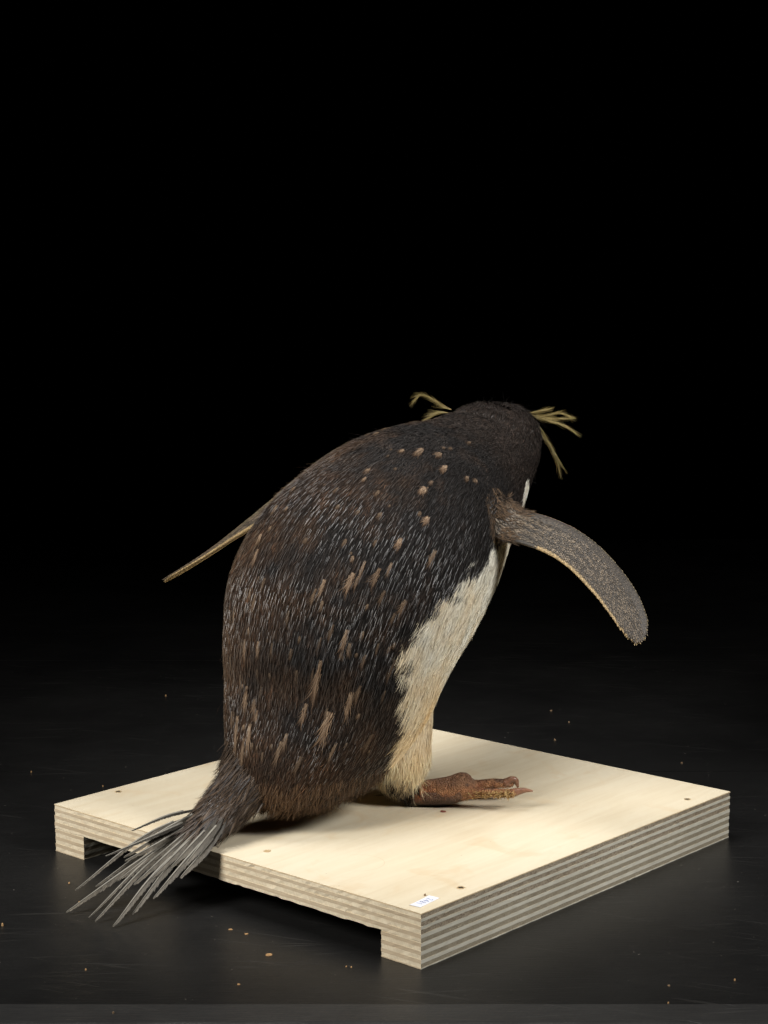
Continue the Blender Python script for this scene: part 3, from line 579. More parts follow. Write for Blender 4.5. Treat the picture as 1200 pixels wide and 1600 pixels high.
CH = {
 'trunk': (SC_, SA * .97),
 'head': (np.array([HEADC - HF * .012, HEADC + HF * .012]), np.array([.031, .031])),
 'legR': (np.array([c[0] for c in LEG_R]), np.array([c[1] for c in LEG_R])),
 'legL': (np.array([c[0] for c in LEG_L]), np.array([c[1] for c in LEG_L])),
 'tail': (np.array([c[0] for c in TAIL]), np.array([c[1] for c in TAIL]) * .9),
 'flR': (FR['C'], np.full(30, .003)), 'flL': (FL['C'], np.full(30, .003)),
}
for nm, FT in (('ftR', FOOT_R), ('ftL', FOOT_L)):
    for k in ('tarsus', 'hump', 'toeA', 'toeB', 'toeC'):
        CH[nm + k] = (np.array([p for p, _ in FT[k]]), np.array([r_ for _, r_ in FT[k]]))
NAMES = list(CH)
def classify(P):
    Dm = []; PR = []; TN = []; CN = []
    for nm in NAMES:
        if nm in ('flR', 'flL'):
            f_ = FR if nm == 'flR' else FL
            dd = np.linalg.norm(P[:, None] - f_['C'][None], axis=2); i = dd.argmin(1)
            rel = P - f_['C'][i]
            x = np.abs(np.sum(rel * f_['W'][i], 1)) - f_['w'][i]; y = np.abs(np.sum(rel * f_['N'][i], 1)) - f_['th'][i]
            d = np.maximum(x, y) - .0015; d = np.where(np.minimum(i, 29) < 1, d + .02, d)
            Dm.append(d); PR.append(i / 29); TN.append(f_['T'][i]); CN.append(f_['C'][i])
        else:
            d, p_, t_, c_ = chain_dist(P, *CH[nm]); Dm.append(d); PR.append(p_); TN.append(t_); CN.append(c_)
    Dm = np.array(Dm); k = Dm.argmin(0); ar = np.arange(len(P))
    return k, Dm, np.array(PR)[k, ar], np.array(TN)[k, ar], np.array(PR), np.array(CN)
def isin(k, pre): 
    ids = [i for i, n in enumerate(NAMES) if n.startswith(pre)]
    return np.isin(k, ids)
bx = np.array([b_[0] for b_ in BELLY]); by = np.array([b_[1] for b_ in BELLY])
def trunk_psi(P):
    _, s, t, c = chain_dist(P, SC_, SA * 0)
    tr = np.stack([t @ RDIR, np.zeros(len(t)), t[:, 2]], 1); tr = nrm(tr)
    v = RDIR[None] * tr[:, 2:3] + np.array([0, 0, 1.0])[None] * (-tr[:, 0:1])
    rel = P - c
    psi = np.degrees(np.arctan2(np.abs(rel @ LDIR), np.sum(rel * v, 1)))
    return s, psi
def vnoise(P, sc, seed=0):
    """cheap smooth 3-D value noise"""
    r_ = np.random.default_rng(100 + seed); tab = r_.random(4096)
    Q = P * sc; I = np.floor(Q).astype(int); f = Q - I; f = f * f * (3 - 2 * f); out = 0
    for dx in (0, 1):
        for dy in (0, 1):
            for dz in (0, 1):
                h = ((I[:, 0] + dx) * 73856093 ^ (I[:, 1] + dy) * 19349663 ^ (I[:, 2] + dz) * 83492791) & 4095
                w = (f[:, 0] if dx else 1 - f[:, 0]) * (f[:, 1] if dy else 1 - f[:, 1]) * (f[:, 2] if dz else 1 - f[:, 2])
                out = out + w * tab[h]
    return out
def whiteness(P, k):
    """1 where the plumage is cream"""
    s, psi = trunk_psi(P)
    thr = np.interp(s, np.concatenate([[0, .15, .188], bx, [.775]]), np.concatenate([[0, 5, 25], by - np.interp(bx, [.2, .3, .36, .42], [5, 6, 5, 0]), [0]]))
    w = (thr - psi) / 6.0 + (vnoise(P, 160, 1) - .5) * 1.6 + (vnoise(P, 60, 2) - .5) * 1.5
    w = np.where(s > .775, -5, w)
    for nm, leg in (('legR', LEG_R), ('legL', LEG_L)):
        m_ = isin(k, nm)
        if m_.any():
            _, p_, t_, c_ = chain_dist(P[m_], np.array([c[0] for c in leg]), np.zeros(len(leg)))
            rel = P[m_] - c_; out_ = -LDIR if nm == 'legR' else LDIR
            rr = np.interp(p_, np.linspace(0, 1, len(leg)), [c[1] for c in leg])
            g = (rel @ RDIR) / rr
            w[m_] = np.where(p_ < .22, w[m_], (g * 3 + 5.2 - 5.0 * (p_ - .3)) + (vnoise(P[m_], 200, 3) - .5) * 2)
    return np.clip(w * .5 + .5, 0, 1)
def coat_colours(P, k, w):
    s, psi = trunk_psi(P)
    n1 = vnoise(P, 35, 5); n2 = vnoise(P, 120, 6)
    # brown (worn) toward the rump, the left flank and in patches; blue-black on the shoulders
    lat = (P - BW(0, .19, 0)) @ LDIR
    brown = np.clip(.85 - 1.15 * s + lat * 6.0 + (n1 - .5) * .7 + (n2 - .5) * .6, 0, 1)
    brown = np.clip(brown + np.clip((s - .62) * 3, 0, .18), 0, 1)
    black = np.array([.015, .0128, .0118]); brn = np.array([.060, .033, .018])
    dark = black[None] * (1 - brown[:, None]) + brn[None] * brown[:, None]
    yel = np.clip(.52 - (P[:, 2] - .13) * 3.6 + (n1 - .5) * .8 + (n2 - .5) * .5, 0, 1)
    wht = np.array([.84, .80, .69])[None] * (1 - yel[:, None]) + np.array([.80, .61, .35])[None] * yel[:, None]
    return dark * (1 - w[:, None]) + wht * w[:, None], brown
def flow(P, k, N):
    """direction in which feathers lie"""
    _, Dm, _, _, PR, _ = classify(P)
    out = np.zeros((len(P), 3))
    for nm, scale, sg in (('trunk', .016, -1), ('legR', .018, 1), ('legL', .018, 1), ('tail', .010, 1)):
        i = NAMES.index(nm); d, p_, t_, c_ = chain_dist(P, *CH[nm])
        wgt = np.exp(-np.maximum(d + .004, 0) / scale)
        if nm == 'trunk':
            tt = np.stack([np.interp(p_, np.linspace(0, 1, NS), ST[:, a]) for a in range(3)], 1)
            dirn = -nrm(tt)
        else: dirn = t_ * sg
        if nm.startswith('leg'): wgt *= np.clip((p_ - .02) * 1.4, 0, 1) * 1.3
        if nm == 'tail': wgt *= 1.6
        out += wgt[:, None] * dirn
    # head: back from the bill toward the nape, then down
    d, p_, t_, c_ = chain_dist(P, *CH['head'])
    wgt = np.exp(-np.maximum(d + .003, 0) / .008)
    hd = -HF * .8 - np.array([0, 0, .45])
    out += wgt[:, None] * hd[None]
    out = out - N * np.sum(out * N, 1, keepdims=True)
    return nrm(out)

kk, Dm, _, _, _, _ = classify(co)
wv = whiteness(co, kk); colv, _ = coat_colours(co, kk, wv)
is_f = isin(kk, 'fl'); is_ft = isin(kk, 'ft')
# material slots: 0 down under the feathers, 1 flipper skin, 2 foot skin
colv[is_f] = np.array([.05, .042, .034])
# golden trailing rim and pale underside of flippers
for nm, f_ in (('flR', FR), ('flL', FL)):
    m_ = isin(kk, nm); P = co[m_]
    i = np.linalg.norm(P[:, None] - f_['C'][None], axis=2).argmin(1); rel = P - f_['C'][i]
    x = np.sum(rel * f_['W'][i], 1) / f_['w'][i]; y = np.sum(rel * f_['N'][i], 1)
    rim = np.clip((-x - .84) / .06, 0, 1) * (i > 9); lead = np.clip((x - .93) / .05, 0, 1) * (i > 6)
    under = np.clip(-y / .0008 - .2, 0, 1)
    c = colv[m_]
    c = c * (1 - lead[:, None]) + np.array([.34, .27, .15]) * lead[:, None]
    pale = np.maximum(rim, under)[:, None]
    c = c * (1 - pale) + np.array([.50, .36, .18]) * pale
    colv[m_] = c
# feet: reddish brown, dark sole
nf = vnoise(co, 220, 9)[is_ft][:, None]; hz = np.clip((co[is_ft][:, 2] - .0385) / .006, 0, 1)[:, None]
fc = np.array([.28, .105, .05]) * (1 - nf) + np.array([.46, .235, .11]) * nf
nb_ = (vnoise(co, 90, 11)[is_ft][:, None] > .62) * .75
hl = np.clip(1 - (co[is_ft][:, 0] - .021) / .02, 0, 1)[:, None] * .6; fc = fc * (1 - hl) + np.array([.42, .12, .035]) * hl; kn = np.clip((co[is_ft][:, 2] - .050) / .006, 0, 1)[:, None] * .6; fc = fc * (1 - kn) + np.array([.20, .135, .10]) * kn
fc = fc * (1 - nb_) + np.array([.12, .075, .055]) * nb_
colv[is_ft] = fc * hz + np.array([.05, .038, .03]) * (1 - hz)
at = body_me.color_attributes.new('Col', 'FLOAT_COLOR', 'POINT')
at.data.foreach_set('color', np.hstack([colv, np.ones((nV, 1))]).reshape(-1).astype(np.float32))

def attr_mat(name, rough, spec, builder=None, sheen=0.0, mul=1.0):
    m, nt, ns, ls, b = mat(name)
    a = ns.new('ShaderNodeAttribute'); a.attribute_name = 'Col'
    c = a.outputs['Color']
    if mul != 1.0: c = mixc(ns, ls, 1.0, c, (mul, mul, mul), 'MULTIPLY')
    b.inputs['Roughness'].default_value = rough; b.inputs['Specular IOR Level'].default_value = spec
    if sheen: b.inputs['Sheen Weight'].default_value = sheen; b.inputs['Sheen Roughness'].default_value = .4
    if builder: c = builder(ns, ls, b, c)
    ls.new(c, b.inputs['Base Color'])
    return m
def b_down(ns, ls, b, c):
    n = noise(ns, ls, mapping(ns, ls), 700, 4, .7); bump(ns, ls, n.outputs['Fac'], .8, .0012, b)
    return mixc(ns, ls, 1.0, c, (.6, .6, .6), 'MULTIPLY')
def b_flip(ns, ls, b, c):
    v = mapping(ns, ls); vo = ns.new('ShaderNodeTexVoronoi'); vo.inputs['Scale'].default_value = 620; ls.new(v, vo.inputs['Vector'])
    bump(ns, ls, vo.outputs['Distance'], -.8, .0008, b)
    r = ramp(ns, [(.1, (1.3, 1.3, 1.3)), (.6, (.6, .6, .6))]); ls.new(vo.outputs['Distance'], r.inputs['Fac'])
    return mixc(ns, ls, 1.0, c, r.outputs['Color'], 'MULTIPLY')
def b_foot(ns, ls, b, c):
    v = mapping(ns, ls); vo = ns.new('ShaderNodeTexVoronoi'); vo.inputs['Scale'].default_value = 900; ls.new(v, vo.inputs['Vector'])
    wv_ = noise(ns, ls, mapping(ns, ls, (420, 60, 90)), 1.0, 3, .6, .6)
    h = mth(ns, ls, 'ADD', mth(ns, ls, 'MULTIPLY', vo.outputs['Distance'], -.7), wv_.outputs['Fac'])
    bump(ns, ls, h, 1.0, .0028, b)
    n = noise(ns, ls, v, 300, 4, .6); r = ramp(ns, [(.3, (.55, .5, .48)), (.7, (1.35, 1.3, 1.25))]); ls.new(n.outputs['Fac'], r.inputs['Fac'])
    return mixc(ns, ls, 1.0, c, r.outputs['Color'], 'MULTIPLY')
M_DOWN = attr_mat('down_under_feathers', .9, .1, b_down)
M_FLIP = attr_mat('flipper_skin', .55, .35, b_flip)
M_FOOT = attr_mat('foot_skin', .48, .45, b_foot)
for m_ in (M_DOWN, M_FLIP, M_FOOT): body_me.materials.append(m_)
npoly = len(body_me.polygons); ltot = np.zeros(npoly, np.int32); lst = np.zeros(npoly, np.int32)
body_me.polygons.foreach_get('loop_total', ltot); body_me.polygons.foreach_get('loop_start', lst)
lv = np.zeros(len(body_me.loops), np.int32); body_me.loops.foreach_get('vertex_index', lv)
fv = lv[lst]
body_me.polygons.foreach_set('material_index', np.where(is_f[fv], 1, np.where(is_ft[fv], 2, 0)).astype(np.int32))
body_me.polygons.foreach_set('use_smooth', np.ones(npoly, bool))
body_me.update()
body = link('body', body_me, bird)
vno = np.zeros(nV * 3, np.float32); body_me.vertices.foreach_get('normal', vno); vno = vno.reshape(-1, 3).astype(float)
for _ in range(0): pass

# ---- sampling points on the skin (all quads from the remesh)
quad = ltot == 4
Q4 = np.stack([lv[lst[quad] + i] for i in range(4)], 1)
qc = co[Q4].mean(1); qn = nrm(vno[Q4].sum(1))
qa = np.linalg.norm(np.cross(co[Q4[:, 2]] - co[Q4[:, 0]], co[Q4[:, 3]] - co[Q4[:, 1]]), axis=1) * .5
def sample(n, mask_faces):
    ids = np.where(mask_faces)[0]; p = qa[ids] / qa[ids].sum()
    s = rng.choice(ids, n, p=p); u, v = rng.random(n)[:, None], rng.random(n)[:, None]
    A = co[Q4[s]]; P = (A[:, 0] * (1 - u) + A[:, 1] * u) * (1 - v) + (A[:, 3] * (1 - u) + A[:, 2] * u) * v
    return P, qn[s], s
fk = kk[Q4[:, 0]]
coatm = ~(isin(fk, 'fl') | isin(fk, 'ft')) & (qc[:, 2] > .037)
wq = wv[Q4[:, 0]]
area_dark = qa[coatm & (wq < .5)].sum(); area_white = qa[coatm & (wq >= .5)].sum()
print('areas', area_dark, area_white)

M_FUZZ = attr_mat('soft_barbs', .75, .15, sheen=.15)
def b_gloss(ns, ls, b, c):
    return c
M_SHAFT = attr_mat('glossy_feather_tips', .29, 1.0)
M_VANE = attr_mat('dark_vanes', .75, .15)
M_SCALE = attr_mat('flipper_scales', .5, .45)
M_CREAM = attr_mat('cream_barbs', .8, .15)

def jit_cols(c, amp, n):
    g = 1 + rng.normal(0, amp, (n, 1)); return np.clip(c * g, .002, 1)

# 1. dark coat: short overlapping vanes, soft barbs between them
n = 60000
P, N, s_ = sample(n, coatm); w = whiteness(P, fk[s_]); c, br = coat_colours(P, fk[s_], w * 0)
keep = (w + rng.normal(0, .12, n)) < .5
P, N, c, br = P[keep], N[keep], c[keep], br[keep]; n = len(P); D = flow(P, None, N)
D = nrm(D + rng.normal(0, .06, (n, 3)))
c = jit_cols(c, .25, n)
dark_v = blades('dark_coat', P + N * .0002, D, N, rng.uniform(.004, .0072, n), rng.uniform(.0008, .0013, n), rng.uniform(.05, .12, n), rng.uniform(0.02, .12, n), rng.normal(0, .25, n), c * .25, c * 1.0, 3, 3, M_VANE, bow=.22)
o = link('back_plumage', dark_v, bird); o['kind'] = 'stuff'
n = 85000
P, N, s_ = sample(n, coatm); w = whiteness(P, fk[s_]); c, br = coat_colours(P, fk[s_], w * 0)
keep = ((w + rng.normal(0, .15, n)) < .5) & (rng.random(n) < .35 + .65 * br)
P, N, c, br = P[keep], N[keep], c[keep], br[keep]; n = len(P); D = nrm(flow(P, None, N) + rng.normal(0, .12, (n, 3)))
stv = vnoise(P, 210, 31)[:, None]; c = c * (.55 + 1.5 * np.clip((stv - .45) * 2.2, 0, 1)); c = jit_cols(c, .35, n); c2 = np.clip(c * np.array([1.9, 1.6, 1.35]) + .008, 0, 1)
fz = blades('barbs', P, D, N, rng.uniform(.003, .0072, n), rng.uniform(.00025, .00048, n), rng.uniform(.10, .28, n), rng.uniform(0, .25, n), rng.normal(0, .6, n), c * .7, c2, 3, 2, M_FUZZ, 'hair', bend=rng.normal(0, .15, n))
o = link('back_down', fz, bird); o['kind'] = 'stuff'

# 2. stiff glossy tips in rows along the back
bvh = BVHTree.FromPolygons([tuple(v) for v in co], [tuple(f) for f in Q4])
rowsP = []; arc = 0; last = None; rowi = 0
fine = 400; FC = np.stack([np.interp(np.linspace(0, 1, fine), np.linspace(0, 1, NS), SC_[:, a]) for a in range(3)], 1)
def fi(arr): return np.stack([np.interp(np.linspace(0, 1, fine), np.linspace(0, 1, NS), arr[:, a]) for a in range(arr.shape[1])], 1)
FU, FW, FAk = fi(SU), fi(SW), fi(np.stack([SA, SA * SK], 1))
step = .0036
acc = 0
for i in range(fine):
    if i: acc += np.linalg.norm(FC[i] - FC[i - 1])
    if i == 0 or acc >= step:
        acc = 0; rowi += 1
        circ = 2 * math.pi * FAk[i].mean(); m_ = max(6, int(circ / .0022))
        for j in range(m_):
            t = 2 * math.pi * (j + .5 * (rowi % 2)) / m_ + random.gauss(0, .0022) / max(FAk[i, 0], .01)
            p = FC[i] + FU[i] * FAk[i, 0] * math.cos(t) + FW[i] * FAk[i, 1] * math.sin(t) + np.random.normal(0, .00035, 3) + (FC[min(i + 1, fine - 1)] - FC[max(i - 1, 0)]) / max(1e-6, np.linalg.norm(FC[min(i + 1, fine - 1)] - FC[max(i - 1, 0)])) * random.gauss(0, .0013)
            rowsP.append(p)
pp = []; pn = []
for p in rowsP:
    loc, no, idx, dist = bvh.find_nearest(Vector(p))
    if loc is None or dist > .012 or not coatm[idx]: continue
    pp.append(loc); pn.append(no)
P = np.array(pp); N = nrm(np.array(pn))
# tail stub and head get scattered ones
P2, N2, s2 = sample(3600, coatm & (isin(fk, 'tail') | isin(fk, 'head') | isin(fk, 'leg')))
P = np.vstack([P, P2]); N = np.vstack([N, N2])
ids = np.array([bvh.find_nearest(Vector(p))[2] for p in P]); w = whiteness(P, fk[ids])
keep = w + rng.normal(0, .1, len(P)) < .4
P, N, ids = P[keep], N[keep], ids[keep]; n = len(P); c, br = coat_colours(P, fk[ids], np.zeros(n))
D = nrm(flow(P, None, N) + rng.normal(0, .05, (n, 3)))
s, psi = trunk_psi(P)
ln = np.interp(s, [0, .12, .3, .5, .62, .72, 1], [.0038, .0042, .0068, .0068, .005, .003, .0026]) * rng.uniform(.75, 1.2, n)
wd = np.interp(s, [0, .12, .3, .5, .72, 1], [.00024, .00026, .00031, .00031, .00026, .00024]) * rng.uniform(.8, 1.25, n)
tipc = np.clip(np.array([.042, .041, .042])[None] * (1 - br[:, None]) + np.array([.17, .12, .078])[None] * br[:, None], 0, 1) * rng.uniform(.6, 1.5, (n, 1))
tl = isin(fk[ids], 'tail'); ln = np.where(tl, rng.uniform(.009, .016, n), ln); wd = np.where(tl, rng.uniform(.0005, .0008, n), wd)
tipc[tl] = np.array([.055, .054, .056]) * rng.uniform(.6, 1.5, (tl.sum(), 1))
sh = blades('tips', P + N * .0011, D, N, ln, wd, rng.uniform(.10, .20, n), rng.uniform(.0, .10, n), rng.normal(0, .18, n), c * .6, tipc, 4, 3, M_SHAFT, 'hair', bow=.55)
o = link('glossy_feather_tips', sh, bird); o['kind'] = 'stuff'
print('shafts', n)

# 3. cream belly
n = 85000
P, N, s_ = sample(n, coatm & (wq > .2)); w = whiteness(P, fk[s_]); 
keep = (w + rng.normal(0, .16, n)) > .5
P, N, s_ = P[keep], N[keep], s_[keep]; n = len(P); c, _ = coat_colours(P, fk[s_], np.ones(n))
D = flow(P, None, N)
clump = np.stack([vnoise(P, 130, 20 + a) - .5 for a in range(3)], 1) * .5
D = nrm(D + clump + rng.normal(0, .10, (n, 3)))
c = jit_cols(c, .07, n)
be = blades('cream', P, D, N, rng.uniform(.007, .014, n), rng.uniform(.00022, .00042, n), rng.uniform(.06, .22, n), rng.uniform(.05, .22, n), rng.normal(0, .5, n), c * .9, np.clip(c * 1.05, 0, .86), 3, 2, M_CREAM, 'hair', bend=rng.normal(0, .12, n))
o = link('belly_plumage', be, bird); o['kind'] = 'stuff'

# 3b. long loose fringe along the lower hem and behind the leg
hem = coatm & (qc[:, 2] < .078) & ((qn[:, 2] < -.05) | isin(fk, 'leg'))
n = 15000
P, N, s_ = sample(n, hem); w = whiteness(P, fk[s_]); c, _ = coat_colours(P, fk[s_], (w > .5).astype(float))
D = nrm(flow(P, None, N) * .7 + N * .25 + np.array([0, 0, -.8]) + rng.normal(0, .22, (n, 3)))
g = rng.random((n, 1)); dk = (w <= .5)[:, None]
c = np.where(dk, c * .9 + np.array([.07, .042, .020]) * g, c)
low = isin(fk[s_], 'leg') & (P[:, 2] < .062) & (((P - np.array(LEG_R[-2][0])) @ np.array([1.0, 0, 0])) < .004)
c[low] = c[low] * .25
room = np.clip((P[:, 2] - np.where(isin(fk[s_], 'leg'), .0375, .0415)) / np.maximum(-D[:, 2], .25), .001, .02)
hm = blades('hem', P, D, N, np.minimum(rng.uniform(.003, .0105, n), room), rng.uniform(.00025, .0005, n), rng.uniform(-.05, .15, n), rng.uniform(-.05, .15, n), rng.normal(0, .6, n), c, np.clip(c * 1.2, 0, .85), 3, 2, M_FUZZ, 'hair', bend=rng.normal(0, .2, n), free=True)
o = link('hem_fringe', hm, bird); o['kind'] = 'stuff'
# ruffled short feathers on the head and nape
hm_ = coatm & (isin(fk, 'head') | (qc[:, 2] > .285))
n = 9000; P, N, s_ = sample(n, hm_); w = whiteness(P, fk[s_]); k_ = w < .5; P, N, s_ = P[k_], N[k_], s_[k_]; n = len(P)
c, br = coat_colours(P, fk[s_], np.zeros(n)); ruf = vnoise(P, 90, 41)[:, None]; c = c * (.5 + 1.6 * ruf) + np.array([.02, .012, .007]) * np.clip(ruf * 2 - 1.1, 0, 1)
swirl = np.stack([vnoise(P, 70, 50 + a) - .5 for a in range(3)], 1) * 1.3
D = nrm(flow(P, None, N) + swirl + rng.normal(0, .3, (n, 3)))
me = blades('ruffle', P, D, N, rng.uniform(.003, .0065, n), rng.uniform(.00035, .0007, n), rng.uniform(.2, .55, n), rng.uniform(.1, .4, n), rng.normal(0, .5, n), c * .6, c * 1.6, 3, 2, M_FUZZ, 'hair', bend=rng.normal(0, .2, n))
o = link('head_feathers', me, bird); o['kind'] = 'stuff'

# 4. flipper scales: small rounded feathers in rows
for f_ in (FR, FL):
    P = []; N = []; D = []; L = []; W = []; Cc = []
    length = np.linalg.norm(np.diff(f_['C'], axis=0), axis=1).sum(); nrow = int(length / .0017)
    for face in (1, -1):
        for i in range(2, nrow):
            sI = i / nrow * 29; a = int(min(sI, 28)); q_ = sI - a
            C_ = f_['C'][a] * (1 - q_) + f_['C'][a + 1] * q_; T_ = nrm(f_['T'][a] * (1 - q_) + f_['T'][a + 1] * q_)
            W_2 = f_['W'][a]; N_2 = f_['N'][a]; hw = f_['w'][a] * (1 - q_) + f_['w'][a + 1] * q_; th = f_['th'][a] * (1 - q_) + f_['th'][a + 1] * q_
            m_ = max(2, int(2 * hw / .00150))
            for j in range(m_):
                x = -1 + 2 * (j + .5 + .5 * (i % 2) - .25) / m_
                x = max(-.985, min(.985, x + random.gauss(0, .012)))
                yy = math.sqrt(max(0, 1 - x * x)) * th * face
                rimk = x < -.80; nn_ = nrm(np.array(W_2 * x / hw + N_2 * yy / (th * th)))
                P.append(C_ + W_2 * x * hw + N_2 * yy + T_ * random.gauss(0, .0002)); N.append(nn_); D.append(T_ + W_2 * (.12 if rimk else (-.12 if x > .8 else -.25)) + np.random.normal(0, .05 if rimk else .1, 3))
                sz = .5 if (rimk or x > .86) else .62 if x > .5 else (1.0 if x > -.75 else 1.1)
                sl = 1.6 if sI < 9 else 1.15
                L.append(.0023 * sz * sl * random.uniform(.8, 1.2)); W.append(.0012 * sz * random.uniform(.8, 1.15))
                if x < -.86 and sI > 9: base = (.46, .33, .17)
                elif face < 0 and sI > 4: base = (.44, .33, .17)
                elif x > .93: base = (.26, .21, .13)
                else:
                    g = random.uniform(.35, 1.6) * (1 if sI > 17 else (.45 + .95 * abs(math.sin(x * 8 + sI * .30 + .6 * math.sin(sI * .8 + x * 3))))); base = (.070 * g, .054 * g, .037 * g)
                Cc.append(base)
    P = np.array(P); N = np.array(N); D = np.array(D); n = len(P); Cc = np.array(Cc)
    # snap on the fused skin
    k2 = []
    for i in range(n):
        loc, no, idx, dist = bvh.find_nearest(Vector(P[i]))
        ok = dist < .003 and not coatm[idx]
        k2.append(ok)
        if ok: P[i] = loc
    k2 = np.array(k2); P, N, D, Cc = P[k2], N[k2], D[k2], Cc[k2]; L = np.array(L)[k2]; W = np.array(W)[k2]; n = len(P)
    me = blades('scales', P + N * .0001, D, N, L, W, np.where(W < .0008, .03, .22), np.full(n, .08), rng.normal(0, .10, n), Cc * .14, Cc * 1.75, 3, 3, M_SCALE, 'stiff', bow=.3)
    o = link('flipper_feathers', me, bird); o['kind'] = 'stuff'; print('scales', n)
# shaggy shoulder where the right flipper joins
for f_ in (FR, FL):
    n = 4200; i = rng.integers(0, 7, n); t = rng.random(n) * 2 * np.pi
    P = f_['C'][i] + f_['W'][i] * (np.cos(t) * .016)[:, None] + f_['N'][i] * (np.sin(t) * .011)[:, None] - f_['T'][i] * (rng.random(n) * .012)[:, None]
    N = nrm(f_['W'][i] * np.cos(t)[:, None] + f_['N'][i] * np.sin(t)[:, None])
    for j in range(n):
        loc, no, idx, dist = bvh.find_nearest(Vector(P[j])); P[j] = loc; N[j] = no
    D = nrm(f_['T'][i] + rng.normal(0, .35, (n, 3))); g = rng.random((n, 1))
    c = np.array([.03, .024, .019]) * (1 - g) + np.array([.15, .095, .055]) * g
    me = blades('shoulder', P, D, N, rng.uniform(.003, .007, n), rng.uniform(.0004, .0008, n), rng.uniform(.1, .35, n), rng.uniform(0, .25, n), rng.normal(0, .5, n), c * .6, c * 1.2, 3, 2, M_FUZZ, 'hair')
    o = link('shoulder_fluff', me, bird); o['kind'] = 'stuff'

# 5. bleached worn feathers lying on the back, one by one
protos = []
for v_ in range(8):
    g = None
    if v_ < 4:      # small round puff
        n = 80; a = rng.random(n) * 6.283; r_ = np.sqrt(rng.random(n)) * .42
        P = np.stack([np.cos(a) * r_ * .85, np.sin(a) * r_ - .1, .12 + .3 * (1 - r_ * 2) + rng.normal(0, .03, n)], 1)
        D = np.stack([rng.normal(0, .45, n), 1 + rng.normal(0, .3, n), np.zeros(n)], 1); L_ = rng.uniform(.35, 1.0, n); cu = rng.uniform(.2, .7, n)
    else:           # long ragged wisp
        n = 80; x = rng.normal(0, .15, n); sk = rng.normal(0, .18)
        P = np.stack([x, rng.uniform(-.6, .7, n), .02 + rng.uniform(0, .2, n) * (1 - np.clip(np.abs(x) * 2, 0, 1))], 1)
        D = np.stack([-x * .5 + sk + rng.normal(0, .16, n), np.ones(n), np.zeros(n)], 1); L_ = rng.uniform(.6, 1.8, n) * (1 - .3 * np.abs(x) / .3); cu = rng.uniform(.1, .3, n)
    g = rng.random((n, 1)); c = np.array([.16, .095, .055]) * (1 - g) + np.array([.48, .36, .25]) * g
    protos.append(blades('bleached_feather', P, nrm(D), np.tile([0, 0, 1.0], (n, 1)), L_, rng.uniform(.03, .06, n), rng.uniform(.05, .35, n), cu, rng.normal(0, .5, n), c, c * np.array([.34, .27, .22]), 4, 2, M_FUZZ, 'hair', bend=rng.normal(0, .3, n)))
P = []; N = []
for t_ in TUFTS:
    loc, no, idx, dist = bvh.find_nearest(Vector(t_[:3])); P.append(loc); N.append(no)
P = np.array(P); N = nrm(np.array(N)); D = flow(P, None, N)
light_mats = []
for q_ in (.45, .7, 1.0): light_mats.append(attr_mat('bleached_barbs', .8, .15, mul=q_ * 1.0))
for i, t_ in enumerate(TUFTS):
    up_t = P[i][2] > .235; me = protos[(i % 4) + (0 if up_t or t_[3] < .0027 else 4)].copy(); me.materials.clear(); me.materials.append(light_mats[0 if t_[4] < .55 else (1 if t_[4] < .75 else 2)])
    ob = link('bleached_feather', me, bird)
    z = Vector(N[i]); y = Vector(D[i]); x = y.cross(z).normalized(); y = z.cross(x)
    M = Matrix((x, y, z)).transposed().to_4x4(); sc = t_[3] * (1.12 if P[i][2] > .235 else (1.12 if t_[3] > .0052 else 1.0)) * (1.0 + .25 * ((i * 11) % 4) / 3)
    ob.matrix_basis = Matrix.Translation(Vector(P[i] + N[i] * .0008) - bird.location) @ M @ Matrix.Diagonal((sc * (.72 + .09 * (i * 7 % 5)), sc * ((.9 if up_t else 1.15) + .12 * (i * 5 % 6)), sc * .5, 1))

# flyaway hairs breaking the outline
n = 900; P, N, s_ = sample(n, coatm & ~isin(fk, 'leg') & (wq < .3)); w = whiteness(P, fk[s_]); c, br = coat_colours(P, fk[s_], (w > .5).astype(float))
D = nrm(flow(P, None, N) + rng.normal(0, .35, (n, 3)))
me = blades('fly', P, D, N, rng.uniform(.006, .013, n), rng.uniform(.00012, .00022, n), rng.uniform(.25, .7, n), rng.uniform(-.1, .4, n), rng.normal(0, .6, n), c * 1.3, np.clip(c * 2, 0, .8), 4, 2, M_FUZZ, 'hair', bend=rng.normal(0, .35, n))
o = link('flyaway_hairs', me, bird); o['kind'] = 'stuff'

